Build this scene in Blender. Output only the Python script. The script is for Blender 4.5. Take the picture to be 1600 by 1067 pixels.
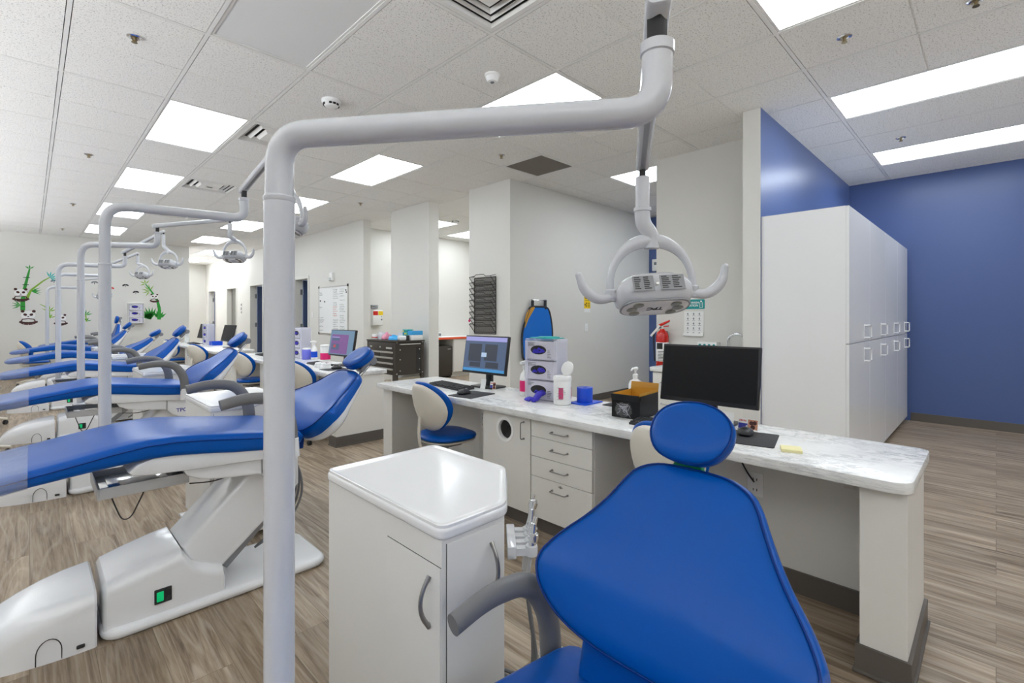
import bpy, bmesh, math, random
from math import sin, cos, pi, radians as R
from mathutils import Vector as V, Matrix as M
random.seed(7)
for o in list(bpy.data.objects): bpy.data.objects.remove(o)
SC = bpy.context.scene
COL = SC.collection

# ---------------------------------------------------------------- camera
cam_d = bpy.data.cameras.new('camera'); cam = bpy.data.objects.new('camera', cam_d); COL.objects.link(cam)
cam_d.sensor_width = 36.0; cam_d.lens = 36.0*755.0/1600.0
cam_d.shift_x = 0.0; cam_d.shift_y = -39.5/1600.0
cam_d.clip_start = 0.05; cam_d.clip_end = 100
cam.location = (0, 0, 1.28); cam.rotation_euler = (R(90), 0, R(45.05-90))
SC.camera = cam
# ---------------------------------------------------------------- light and exposure
SC.view_settings.view_transform = 'Standard'; SC.view_settings.look = 'None'
SC.view_settings.gamma = 1.0; SC.view_settings.use_curve_mapping = False
SC.view_settings.exposure = 0.17
W = bpy.data.worlds.new('added_daylight'); SC.world = W; W.use_nodes = True
bg = W.node_tree.nodes['Background']; bg.inputs[1].default_value = 1.0
_N, _L = W.node_tree.nodes, W.node_tree.links        # dim sky, bright ground invented to light the ceiling through the added windows
_tc = _N.new('ShaderNodeTexCoord'); _sp = _N.new('ShaderNodeSeparateXYZ'); _L.new(_tc.outputs['Generated'], _sp.inputs[0])
_r = _N.new('ShaderNodeMapRange'); _L.new(_sp.outputs[2], _r.inputs[0]); _r.inputs[1].default_value = -.38; _r.inputs[2].default_value = -.08
_m = _N.new('ShaderNodeMix'); _m.data_type = 'RGBA'; _L.new(_r.outputs[0], _m.inputs[0]); _m.inputs[6].default_value = (13.4, 14.1, 14.8, 1); _m.inputs[7].default_value = (.30, .34, .38, 1); _L.new(_m.outputs[2], bg.inputs[0])
PANEL = 8.0          # emission of the ceiling troffers

# ---------------------------------------------------------------- materials
def mat(name, col, rough=.5, metal=0, spec=.5, coat=0, emit=None, estr=0, alpha=1, trans=0):
    m = bpy.data.materials.new(name); m.use_nodes = True
    b = m.node_tree.nodes['Principled BSDF']
    b.inputs['Base Color'].default_value = (*col, 1); b.inputs['Roughness'].default_value = rough
    b.inputs['Metallic'].default_value = metal; b.inputs['Specular IOR Level'].default_value = spec
    b.inputs['Coat Weight'].default_value = coat; b.inputs['Coat Roughness'].default_value = .08
    if emit: b.inputs['Emission Color'].default_value = (*emit, 1); b.inputs['Emission Strength'].default_value = estr
    b.inputs['Alpha'].default_value = alpha; b.inputs['Transmission Weight'].default_value = trans
    return m
def s2l(r, g, b):
    f = lambda c: (c/255/12.92) if c/255 <= .04045 else ((c/255+.055)/1.055)**2.4
    return (f(r), f(g), f(b))
def nt(m): return m.node_tree.nodes, m.node_tree.links, m.node_tree.nodes['Principled BSDF']
def math_node(N, L, op, a, b=None):
    n = N.new('ShaderNodeMath'); n.operation = op
    for i, v in enumerate((a, b)):
        if v is None: continue
        if isinstance(v, (int, float)): n.inputs[i].default_value = v
        else: L.new(v, n.inputs[i])
    return n.outputs[0]
def ramp(N, L, fac, stops):
    n = N.new('ShaderNodeValToRGB'); L.new(fac, n.inputs[0]); e = n.color_ramp.elements
    e[0].position, e[0].color = stops[0][0], (*stops[0][1], 1); e[1].position, e[1].color = stops[-1][0], (*stops[-1][1], 1)
    for p, c in stops[1:-1]:
        k = e.new(p); k.color = (*c, 1)
    return n.outputs[0]
def mixc(N, L, fac, a, b, mode='MIX'):
    n = N.new('ShaderNodeMix'); n.data_type = 'RGBA'; n.blend_type = mode
    for s, v in ((0, fac), (6, a), (7, b)):
        if isinstance(v, (int, float)): n.inputs[s].default_value = v
        elif isinstance(v, tuple): n.inputs[s].default_value = (*v, 1)
        else: L.new(v, n.inputs[s])
    return n.outputs[2]
def noise(N, L, vec, scale, detail=2, rough=.5, dist=0, dim='3D'):
    n = N.new('ShaderNodeTexNoise'); n.noise_dimensions = dim
    if vec is not None: L.new(vec, n.inputs['Vector'])
    n.inputs['Scale'].default_value = scale; n.inputs['Detail'].default_value = detail
    n.inputs['Roughness'].default_value = rough; n.inputs['Distortion'].default_value = dist
    return n.outputs[0]
def mapping(N, L, vec, scale=(1, 1, 1), loc=(0, 0, 0)):
    n = N.new('ShaderNodeMapping'); L.new(vec, n.inputs[0]); n.inputs['Scale'].default_value = scale; n.inputs['Location'].default_value = loc
    return n.outputs[0]
def objco(N): return N.new('ShaderNodeTexCoord').outputs['Object']
def bump(N, L, b, h, strength=.2, dist=.01):
    n = N.new('ShaderNodeBump'); L.new(h, n.inputs['Height']); n.inputs['Strength'].default_value = strength; n.inputs['Distance'].default_value = dist
    L.new(n.outputs[0], b.inputs['Normal'])

def wood_floor():
    m = mat('oak_plank_floor', (.4, .33, .26), .42, spec=.4); N, L, b = nt(m)
    co = objco(N); sp = N.new('ShaderNodeSeparateXYZ'); L.new(co, sp.inputs[0])
    cb = N.new('ShaderNodeCombineXYZ'); L.new(sp.outputs[1], cb.inputs[0]); L.new(sp.outputs[0], cb.inputs[1])
    br = N.new('ShaderNodeTexBrick'); L.new(cb.outputs[0], br.inputs['Vector'])
    br.inputs['Scale'].default_value = 1; br.inputs['Brick Width'].default_value = 1.22; br.inputs['Row Height'].default_value = .178
    br.inputs['Mortar Size'].default_value = .0011; br.inputs['Mortar Smooth'].default_value = .3; br.offset = .37; br.offset_frequency = 2
    br.inputs['Color1'].default_value = (0, 0, 0, 1); br.inputs['Color2'].default_value = (1, 1, 1, 1); br.inputs['Mortar'].default_value = (.5, .5, .5, 1)
    rnd = br.outputs['Color']
    off = N.new('ShaderNodeVectorMath'); off.operation = 'MULTIPLY_ADD'; L.new(rnd, off.inputs[0]); off.inputs[1].default_value = (3.7, 9.1, 5.3); L.new(co, off.inputs[2])
    g1 = noise(N, L, mapping(N, L, off.outputs[0], (26, 1.6, 1)), 1, 6, .62, .5)
    g2 = noise(N, L, mapping(N, L, off.outputs[0], (110, 5, 1)), 1, 3, .6, .2)
    # cathedral rings
    n3 = noise(N, L, mapping(N, L, off.outputs[0], (6.5, .42, 1)), 1, 1.5, .45, .15)
    ring = math_node(N, L, 'SINE', math_node(N, L, 'MULTIPLY', n3, 80))
    base = ramp(N, L, g1, [(.30, s2l(100, 83, 64)), (.44, s2l(138, 119, 97)), (.58, s2l(166, 148, 126)), (.74, s2l(190, 174, 153))])
    streak = ramp(N, L, g2, [(.42, (0, 0, 0)), (.72, (1, 1, 1))])
    c1 = mixc(N, L, math_node(N, L, 'MULTIPLY', streak, .35), base, s2l(205, 192, 175))
    rr = ramp(N, L, ring, [(.55, (0, 0, 0)), (1, (1, 1, 1))])
    c2 = mixc(N, L, math_node(N, L, 'MULTIPLY', rr, .30), c1, s2l(206, 194, 178))
    tone = ramp(N, L, rnd, [(0, (.74, .73, .71)), (1, (1.03, 1.03, 1.03))])
    c3 = mixc(N, L, 1.0, c2, tone, 'MULTIPLY')
    c4 = mixc(N, L, math_node(N, L, 'MULTIPLY', br.outputs['Fac'], .7), c3, s2l(88, 74, 60))
    L.new(c4, b.inputs['Base Color'])
    bump(N, L, b, math_node(N, L, 'SUBTRACT', g2, math_node(N, L, 'MULTIPLY', br.outputs['Fac'], 1.0)), .12, .004)
    return m
def marble():
    m = mat('marble_laminate', (.8, .8, .79), .22, spec=.5); N, L, b = nt(m); co = objco(N)
    w = noise(N, L, co, 5, 3, .6)
    d = N.new('ShaderNodeVectorMath'); d.operation = 'MULTIPLY_ADD'; L.new(N.new('ShaderNodeTexNoise').outputs[1], d.inputs[0]); d.inputs[1].default_value = (.25,)*3; L.new(co, d.inputs[2])
    n1 = noise(N, L, mapping(N, L, d.outputs[0], (13, 8, 13)), 1, 7, .68, .8)
    v1 = math_node(N, L, 'ABSOLUTE', math_node(N, L, 'SUBTRACT', n1, .5))
    vein = ramp(N, L, v1, [(0, (1, 1, 1)), (.022, (.45,)*3), (.07, (0, 0, 0))])
    n2 = noise(N, L, mapping(N, L, d.outputs[0], (3.1, 2.3, 3)), 1, 5, .6, .5)
    msk = ramp(N, L, n2, [(.42, (0, 0, 0)), (.62, (1, 1, 1))])
    f = math_node(N, L, 'MULTIPLY', vein, math_node(N, L, 'MULTIPLY', msk, .8))
    c = mixc(N, L, f, ramp(N, L, w, [(.35, s2l(229, 229, 227)), (.65, s2l(240, 240, 238))]), s2l(150, 152, 155))
    L.new(c, b.inputs['Base Color']); return m
def ceiling_tile():
    m = mat('acoustic_ceiling_tile', (.8, .79, .77), .9, spec=.2); N, L, b = nt(m); co = objco(N)
    n1 = noise(N, L, mapping(N, L, co, (1, 1, 0)), 95, 2, .6)
    n2 = noise(N, L, mapping(N, L, co, (1, 1, 0), (5, 3, 0)), 190, 1, .5)
    s1 = ramp(N, L, n1, [(.35, (1, 1, 1)), (.41, (0, 0, 0))]); s2 = ramp(N, L, n2, [(.30, (1, 1, 1)), (.37, (0, 0, 0))])
    f = math_node(N, L, 'MULTIPLY', math_node(N, L, 'MAXIMUM', s1, s2), .52)
    L.new(mixc(N, L, f, s2l(241, 239, 235), s2l(120, 112, 104)), b.inputs['Base Color']); return m
def leather(name, col, rough=.33):
    m = mat(name, col, rough, spec=.22); N, L, b = nt(m); co = objco(N)
    v = N.new('ShaderNodeTexVoronoi'); L.new(co, v.inputs[0]); v.inputs['Scale'].default_value = 420
    bump(N, L, b, v.outputs[0], .06, .001); return m
def painted(name, col, rough=.6, spec=.3, sc=260):
    m = mat(name, col, rough, spec=spec); N, L, b = nt(m)
    bump(N, L, b, noise(N, L, objco(N), sc, 2, .6), .05, .002); return m
def film():
    m = bpy.data.materials.new('clear_plastic_film'); m.use_nodes = True
    N, L = m.node_tree.nodes, m.node_tree.links; N.clear()
    o = N.new('ShaderNodeOutputMaterial'); mx = N.new('ShaderNodeMixShader'); t = N.new('ShaderNodeBsdfTransparent'); g = N.new('ShaderNodeBsdfPrincipled')
    g.inputs['Base Color'].default_value = (.75, .8, .86, 1); g.inputs['Roughness'].default_value = .12
    n = noise(N, L, objco(N), 9, 3, .6); bn = N.new('ShaderNodeBump'); L.new(n, bn.inputs['Height']); bn.inputs['Strength'].default_value = .5; bn.inputs['Distance'].default_value = .02
    L.new(bn.outputs[0], g.inputs['Normal'])
    mx.inputs[0].default_value = .24; L.new(t.outputs[0], mx.inputs[1]); L.new(g.outputs[0], mx.inputs[2]); L.new(mx.outputs[0], o.inputs[0]); return m
def glass(name, col=(1, 1, 1), a=.2):
    m = film(); m.name = name; N = m.node_tree.nodes
    for n in N:
        if n.type == 'BSDF_PRINCIPLED': n.inputs['Base Color'].default_value = (*col, 1)
        if n.type == 'MIX_SHADER': n.inputs[0].default_value = a
        if n.type == 'BUMP': n.inputs['Strength'].default_value = 0
    return m
K = dict(
 floor=wood_floor(), marble=marble(), tile=ceiling_tile(),
 wall=painted('warm_white_wall_paint', s2l(222, 220, 214), .55),
 bluewall=painted('blue_wall_paint', s2l(80, 101, 152), .33, .5, 120),
 darkblue=painted('navy_door_paint', s2l(80, 94, 130), .45),
 greydoor=painted('grey_door_paint', s2l(128, 127, 122), .5),
 base=mat('brown_grey_rubber_base', s2l(96, 90, 84), .5),
 grid=mat('white_grid_metal', s2l(232, 230, 226), .5),
 lightblock=mat('dark_light_block', (.02, .02, .02), .9),
 whitelam=painted('white_laminate', s2l(228, 226, 220), .35, .4, 90),
 whitecab=mat('glossy_white_cabinet', s2l(236, 236, 236), .22, spec=.5),
 plastic=mat('glossy_white_plastic', s2l(236, 237, 239), .16, spec=.5, coat=.3),
 enamel=mat('pale_grey_enamel_tube', s2l(206, 208, 213), .22, spec=.5, coat=.25),
 cream=mat('cream_stool_plastic', s2l(226, 220, 207), .35),
 blue=leather('blue_vinyl', (.0, .084, .41), .30),
 bluedark=leather('blue_vinyl_piping', (.0, .03, .20), .4),
 armgrey=mat('grey_armrest_rubber', s2l(118, 118, 120), .45, spec=.4),
 traygrey=mat('tray_grey_paint', s2l(205, 206, 208), .35),
 greysteel=mat('satin_grey_metal', s2l(150, 152, 156), .35, metal=.6),
 cartgrey=painted('cart_white_paint', s2l(222, 221, 219), .4, .4, 90),
 chrome=mat('chrome', (.78, .79, .8), .12, metal=1),
 nickel=mat('brushed_nickel', (.36, .35, .34), .32, metal=1),
 black=mat('black_plastic', (.018, .018, .02), .4),
 blackgloss=mat('black_gloss_screen', (.01, .01, .011), .3, spec=.2),
 darkgap=mat('dark_gap', (.015, .015, .015), .8),
 rubber=mat('dark_rubber', (.03, .03, .033), .7),
 toolbox=painted('espresso_tool_cart_paint', s2l(64, 58, 52), .45, .4, 200),
 alu=mat('aluminium_trim', s2l(205, 203, 198), .35, metal=.4),
 green=mat('green_lit_switch', (0, .35, .12), .3, emit=(0, .6, .2), estr=.4),
 greentape=mat('green_tape', (.0, .25, .07), .4),
 film=film(), clearbag=glass('clear_bag_film', (.9, .92, .94), .045), white=mat('matte_white', s2l(240, 240, 238), .6), paper=mat('white_paper', s2l(238, 238, 236), .8),
 acrylic=glass('clear_acrylic', (.86, .86, .95), .35),
 lilac=mat('glove_carton_card', s2l(212, 210, 222), .6), glove=mat('indigo_nitrile_glove', s2l(55, 45, 190), .45),
 teal=mat('teal_sign', s2l(0, 150, 150), .4), red=mat('red_enamel', s2l(205, 28, 18), .25, coat=.3), orange=mat('orange_edge', s2l(232, 92, 48), .5),
 yellow=mat('yellow_sign', s2l(245, 205, 20), .5), pink=mat('pink_label', s2l(220, 20, 110), .5), bluefilm=mat('blue_barrier_film', s2l(20, 80, 215), .25),
 gold=mat('gold_card', s2l(205, 150, 50), .45), skyblue=mat('sky_blue_card', s2l(60, 165, 225), .5), apron=mat('blue_lead_apron', s2l(10, 110, 205), .6),
 lime=mat('lime_decal', s2l(130, 175, 50), .6), leaf=mat('green_decal', s2l(40, 150, 50), .6), brown=mat('dark_brown_decal', s2l(70, 35, 30), .6),
 ink=mat('black_ink', (.02, .02, .02), .6), redink=mat('red_ink', s2l(205, 70, 60), .6), greyink=mat('grey_ink', s2l(125, 130, 135), .6), greenink=mat('green_ink', s2l(95, 150, 110), .6),
 blueink=mat('blue_ink', s2l(45, 55, 150), .6), sticky=mat('yellow_sticky_note', s2l(238, 230, 175), .6), lens=mat('lamp_reflector', s2l(160, 160, 150), .25, metal=.5),
 flesh=mat('photo_print_warm', s2l(200, 140, 110), .5), grille=mat('grey_grille', s2l(140, 132, 122), .6), wire=mat('black_wire', (.025, .022, .02), .45),
 mesh=glass('black_wire_mesh', (.10, .09, .08), .26), bottle=glass('clear_bottle', (.9, .95, .95), .35), tealliq=mat('teal_gel', s2l(30, 180, 175), .3),
 panel=mat('lit_troffer_diffuser', (.8, .8, .8), .5, emit=(.88, .945, 1.0), estr=PANEL),
 unlit=mat('unlit_troffer_diffuser', s2l(225, 225, 224), .35), brass=mat('sprinkler_brass', (.35, .28, .16), .35, metal=1),
 scr1=mat('screen_grey_blue', (.02, .03, .05), .3, emit=s2l(70, 84, 110), estr=1), scr2=mat('screen_lavender', (.02,)*3, .3, emit=s2l(150, 150, 205), estr=1),
 scr3=mat('screen_taskbar_blue', (.02,)*3, .3, emit=s2l(60, 135, 190), estr=1), scr4=mat('screen_dark', (.02,)*3, .3, emit=s2l(46, 52, 64), estr=1),
 scr5=mat('screen_dialog', (.02,)*3, .3, emit=s2l(170, 195, 215), estr=1), scr6=mat('screen_purple', (.02,)*3, .3, emit=s2l(112, 72, 130), estr=1),
 scr7=mat('screen_teal', (.02,)*3, .3, emit=s2l(95, 125, 150), estr=1), scr8=mat('screen_red', (.02,)*3, .3, emit=s2l(170, 60, 70), estr=1))

# ---------------------------------------------------------------- mesh builder
def smooth_poly(pts, n=4, closed=True):
    out = []; m = len(pts)
    rng = range(m) if closed else range(m-1)
    for i in rng:
        p0 = V(pts[(i-1) % m] if closed or i > 0 else pts[0]); p1 = V(pts[i]); p2 = V(pts[(i+1) % m]); p3 = V(pts[(i+2) % m] if closed or i+2 < m else pts[-1])
        for k in range(n):
            t = k/n
            out.append(.5*((2*p1)+(p2-p0)*t+(2*p0-5*p1+4*p2-p3)*t*t+(3*p1-p0-3*p2+p3)*t**3))
    if not closed: out.append(V(pts[-1]))
    return out
def round_rect(w, h, r, n=4):
    p = []
    for cx, cy, a0 in ((w-r, h-r, 0), (-w+r, h-r, 90), (-w+r, -h+r, 180), (w-r, -h+r, 270)):
        for k in range(n+1):
            a = R(a0+90*k/n); p.append((cx+r*cos(a), cy+r*sin(a)))
    return p
def fillet(pts, r, n=5):
    P = [V(p) for p in pts]; out = [P[0]]
    rs = r if isinstance(r, (list, tuple)) else [r]*len(P)
    for i in range(1, len(P)-1):
        a = (P[i-1]-P[i]); b = (P[i+1]-P[i]); rr = min(rs[i], a.length*.49, b.length*.49)
        a = P[i]+a.normalized()*rr; b = P[i]+b.normalized()*rr
        for k in range(n+1):
            t = k/n; out.append(a*(1-t)**2+P[i]*2*t*(1-t)+b*t*t)
    out.append(P[-1]); return out
class MB:
    def __init__(s): s.bm = bmesh.new(); s.mi = 0
    def merge(s, t, mtx=None):
        if mtx is not None: bmesh.ops.transform(t, matrix=mtx, verts=t.verts)
        for f in t.faces: f.material_index = s.mi
        me = bpy.data.meshes.new('tmp'); t.to_mesh(me); t.free(); s.bm.from_mesh(me); bpy.data.meshes.remove(me)
    def bev(s, t, bevel, seg=2):
        if bevel: bmesh.ops.bevel(t, geom=list(t.edges), offset=bevel, segments=seg, profile=.5, affect='EDGES', clamp_overlap=True)
    def box(s, x0, x1, y0, y1, z0, z1, bevel=0, mtx=None, seg=2):
        t = bmesh.new(); bmesh.ops.create_cube(t, size=1)
        bmesh.ops.transform(t, matrix=M.Translation(((x0+x1)/2, (y0+y1)/2, (z0+z1)/2)) @ M.Diagonal((abs(x1-x0), abs(y1-y0), abs(z1-z0), 1)), verts=t.verts)
        s.bev(t, bevel, seg); s.merge(t, mtx); return s
    def prism(s, poly, z0, z1, mtx=None, bevel=0, seg=2):
        t = bmesh.new(); n = len(poly)
        a = [t.verts.new((p[0], p[1], z0)) for p in poly]; b = [t.verts.new((p[0], p[1], z1)) for p in poly]
        t.faces.new(a[::-1]); t.faces.new(b)
        for i in range(n): t.faces.new((a[i], a[(i+1) % n], b[(i+1) % n], b[i]))
        bmesh.ops.recalc_face_normals(t, faces=t.faces)
        if bevel:
            ed = [e for e in t.edges if abs(e.verts[0].co.z-e.verts[1].co.z) < 1e-6]
            bmesh.ops.bevel(t, geom=ed, offset=bevel, segments=seg, profile=.5, affect='EDGES', clamp_overlap=True)
        s.merge(t, mtx); return s
    def prism_xz(s, poly, y0, y1, bevel=0, seg=2):     # profile in x,z pulled along y
        return s.prism([(p[0], p[1]) for p in poly], -y1, -y0, M.Rotation(R(90), 4, 'X'), bevel, seg)
    def prism_yz(s, poly, x0, x1, bevel=0, seg=2):     # profile in y,z pulled along x
        return s.prism([(p[0], p[1]) for p in poly], x0, x1, M(((0, 0, 1, 0), (1, 0, 0, 0), (0, 1, 0, 0), (0, 0, 0, 1))), bevel, seg)
    def loft(s, rings, cap=True, closed=True, mtx=None):
        t = bmesh.new(); vs = [[t.verts.new(p) for p in r] for r in rings]; n = len(vs[0])
        for a, b in zip(vs, vs[1:]):
            for i in range(n if closed else n-1):
                t.faces.new((a[i], a[(i+1) % n], b[(i+1) % n], b[i]))
        if cap and closed:
            t.faces.new(vs[0][::-1]); t.faces.new(vs[-1])
        bmesh.ops.remove_doubles(t, verts=t.verts, dist=1e-6)
        bmesh.ops.recalc_face_normals(t, faces=t.faces); s.merge(t, mtx); return s
    def tube(s, pts, r, seg=12, flat=1.0, up=None, mtx=None, rnd=False):
        P = [V(p) for p in pts]; n = len(P); rr = r if isinstance(r, (list, tuple)) else [r]*n
        if len(rr) != n: rr = [rr[0]+(rr[-1]-rr[0])*i/(n-1) for i in range(n)]
        T = [(P[min(i+1, n-1)]-P[max(i-1, 0)]).normalized() for i in range(n)]
        u = V(up) if up else (V((0, 0, 1)) if abs(T[0].z) < .9 else V((1, 0, 0)))
        rings = []
        for i in range(n):
            u = (u-T[i]*u.dot(T[i])).normalized(); w = T[i].cross(u)
            rings.append([P[i]+(u*cos(2*pi*k/seg)*flat+w*sin(2*pi*k/seg))*rr[i] for k in range(seg)])
        if rnd:
            def capr(i, sg):
                c = []
                for q in (.35, .7, .93): c.append([P[i]+(p-P[i])*math.sqrt(1-q*q)+T[i]*sg*q*rr[i]*.9 for p in rings[i]])
                return c
            rings = capr(0, -1)[::-1]+rings+capr(n-1, 1)
        return s.loft(rings, mtx=mtx)
    def lathe(s, prof, seg=24, mtx=None):
        rings = [[(r*cos(2*pi*k/seg), r*sin(2*pi*k/seg), z) for k in range(seg)] for r, z in prof]
        return s.loft(rings, mtx=mtx, cap=tuple(prof[0]) != tuple(prof[-1]))
    def cyl(s, c, r, h, seg=20, bevel=0, axis='Z'):
        m = M.Translation(c)
        if axis == 'X': m = m @ M.Rotation(R(90), 4, 'Y')
        if axis == 'Y': m = m @ M.Rotation(R(-90), 4, 'X')
        b = bevel
        return s.lathe([(r-b, 0), (r, b), (r, h-b), (r-b, h)] if b else [(r, 0), (r, h)], seg, m)
    def sphere(s, c, r, sc=(1, 1, 1), seg=16):
        t = bmesh.new(); bmesh.ops.create_uvsphere(t, u_segments=seg, v_segments=seg//2+2, radius=r)
        s.merge(t, M.Translation(c) @ M.Diagonal((*sc, 1))); return s
    def pad(s, outline, front, back, cen=(0, 0), ks=(.2, .45, .68, .84, .93, .98, 1.0), mtx=None):
        # cushion: outline in (u,v); front(u,v,k) / back(u,v,k) give heights, equal at k=1
        rings = []
        for k in ks[:-1]: rings.append([(cen[0]+(p[0]-cen[0])*k, cen[1]+(p[1]-cen[1])*k, k) for p in outline])
        f = [[(u, v, front(u, v, k)) for u, v, k in r] for r in rings]
        e = [[(p[0], p[1], (front(p[0], p[1], 1)+back(p[0], p[1], 1))/2) for p in outline]]
        b = [[(u, v, back(u, v, k)) for u, v, k in r] for r in rings[::-1]]
        return s.loft(f+e+b, mtx=mtx)
    def build(s, name, m, parent=None, smooth=True, ang=38, loc=None, kind=None, sub=0):
        me = bpy.data.meshes.new(name); s.bm.normal_update(); s.bm.to_mesh(me); s.bm.free()
        for x in (m if isinstance(m, (list, tuple)) else [m]): me.materials.append(K[x] if isinstance(x, str) else x)
        if smooth:
            for p in me.polygons: p.use_smooth = True
            me.set_sharp_from_angle(angle=R(ang))
        o = bpy.data.objects.new(name, me); COL.objects.link(o)
        if parent: o.parent = parent
        if loc: o.location = loc
        if kind: o['kind'] = kind
        if sub:
            md = o.modifiers.new('subdivision', 'SUBSURF'); md.levels = sub; md.render_levels = sub
        return o
def tag(o, label, cat, group=None, kind=None):
    o['label'] = label; o['category'] = cat
    if group: o['group'] = group
    if kind: o['kind'] = kind
    return o
def thing(name, label, cat, loc=(0, 0, 0), rz=0, group=None):
    o = bpy.data.objects.new(name, None); COL.objects.link(o); o.empty_display_size = .05
    o.location = loc; o.rotation_euler = (0, 0, rz); return tag(o, label, cat, group)
def kids(o): return [c for c in bpy.data.objects if c.parent == o]
def dup(o, loc=None, rz=None, label=None, group=None, parent=None):
    c = o.copy(); COL.objects.link(c)
    if parent: c.parent = parent
    for ch in kids(o): dup(ch, parent=c)
    if loc is not None: c.location = loc
    if rz is not None: c.rotation_euler = (0, 0, rz)
    if label: c['label'] = label
    if group: c['group'] = group
    return c
def text(name, body, size, mtx, m, parent, depth=.0006, bold=0):
    cu = bpy.data.curves.new(name, 'FONT'); cu.body = body; cu.size = size; cu.extrude = depth; cu.align_x = 'CENTER'; cu.align_y = 'CENTER'; cu.offset = bold
    t = bpy.data.objects.new(name+'_curve', cu); COL.objects.link(t)
    dg = bpy.context.evaluated_depsgraph_get(); me = bpy.data.meshes.new_from_object(t.evaluated_get(dg)); bpy.data.objects.remove(t); bpy.data.curves.remove(cu)
    me.transform(mtx); me.materials.clear(); me.materials.append(K[m]); me.name = name
    o = bpy.data.objects.new(name, me); COL.objects.link(o)
    if parent: o.parent = parent
    return o
def face_mtx(o, right, up):           # plane frame at o with local x=right, y=up
    r = V(right).normalized(); u = V(up).normalized(); n = r.cross(u)
    return M(((r.x, u.x, n.x, o[0]), (r.y, u.y, n.y, o[1]), (r.z, u.z, n.z, o[2]), (0, 0, 0, 1)))
# ---------------------------------------------------------------- the setting
H = 3.0
X0, Y0, S = .156, 4.629, .6135           # ceiling grid origin and pitch
def GX(i): return X0+S*i
def GY(j): return Y0+S*j
def struct(name, mb, m, parent=None, **k): return mb.build(name, m, parent, kind='structure', **k)
b = MB(); b.box(-2.7, 7.8, -4.6, 19.0, -.1, 0); struct('floor', b, 'floor', smooth=False)
# walls -----------------------------------------------------------
def paint_by(o, test, slot):
    for p in o.data.polygons:
        if test(p.normal): p.material_index = slot
b = MB(); b.box(7.67, 7.8, -4.6, 19.0, 0, H+.1); struct('wall_right', b, 'bluewall', smooth=False)
b = MB(); b.box(4.26, 7.67, 1.37, 1.51, 0, H+.1); w = struct('wall_partition', b, ['wall', 'bluewall'], smooth=False); paint_by(w, lambda n: n.y < -.5, 1)
b = MB(); b.box(4.90, 5.04, 1.51, 2.65, 0, H+.1); struct('wall_niche', b, 'wall', smooth=False)
b = MB(); b.box(4.25, 7.67, 4.29, 4.43, 0, H+.1); b.box(4.25, 4.39, 4.43, 5.085, 0, H+.1); struct('wall_middle', b, 'wall', smooth=False)
b = MB(); b.box(4.22, 4.40, 5.985, 7.05, 0, H+.1); struct('wall_pillar', b, 'wall', smooth=False)
b = MB(); b.box(4.34, 7.67, 8.65, 8.79, 0, H+.1); struct('wall_alcove', b, 'wall', smooth=False)
b = MB(); b.box(7.45, 7.58, 4.43, 8.65, 0, H+.1); struct('wall_alcove_added', b, 'wall', smooth=False)  # unseen pale wall added to keep blue bounce out of the alcove
b = MB(); b.box(-2.6, 2.80, 14.15, 14.30, 0, H+.1); struct('wall_far', b, 'wall', smooth=False)
b = MB(); b.box(2.5, 4.34, 18.8, 18.95, 0, H+.1); struct('wall_hall_end', b, 'wall', smooth=False)
b = MB(); b.box(-2.7, 7.8, -4.6, -4.5, 2.80, H+.1); b.box(-2.7, 7.8, -4.6, -4.5, 0, 1.25)
bw = [(-2.2, -.2), (.3, 2.3), (2.8, 4.8), (5.3, 7.3)]; xs = [-2.7]+[v for p in bw for v in p]+[7.8]  # openings invented in the unseen back wall for more ceiling light
for k in range(0, len(xs), 2): b.box(xs[k], xs[k+1], -4.6, -4.5, 1.25, 2.80)
struct('wall_back', b, 'wall', smooth=False)
for n, (a, c) in enumerate(bw):
    b = MB()
    for q in ((a, a+.05), ((a+c)/2-.025, (a+c)/2+.025), (c-.05, c)): b.box(q[0], q[1], -4.59, -4.51, 1.25, 2.80)
    b.box(a+.05, c-.05, -4.59, -4.51, 1.25, 1.31); b.box(a+.05, c-.05, -4.59, -4.51, 2.74, 2.80)
    struct('added_window_%d' % (n+11), b, 'greysteel', smooth=False)
# left wall with unseen window openings added to light the ceiling
b = MB()
wins = [(-3.9, -1.9), (-1.4, .6), (1.1, 3.1), (3.6, 5.6), (6.1, 8.1), (8.6, 10.6), (11.1, 13.1)]
b.box(-2.7, -2.6, -4.6, 19, 2.80, H+.1); b.box(-2.7, -2.6, -4.6, 19, 0, 1.25)
ys = [-4.6]+[v for p in wins for v in p]+[19]
for k in range(0, len(ys), 2): b.box(-2.7, -2.6, ys[k], ys[k+1], 1.25, 2.80)
struct('wall_left', b, 'wall', smooth=False)
for n, (a, c) in enumerate(wins):
    b = MB()
    for q in ((a, a+.05), ((a+c)/2-.025, (a+c)/2+.025), (c-.05, c)): b.box(-2.69, -2.61, q[0], q[1], 1.25, 2.80)
    b.box(-2.69, -2.61, a+.05, c-.05, 1.25, 1.31); b.box(-2.69, -2.61, a+.05, c-.05, 2.74, 2.80)
    struct('added_window_%d' % (n+1), b, 'greysteel', smooth=False)
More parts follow.
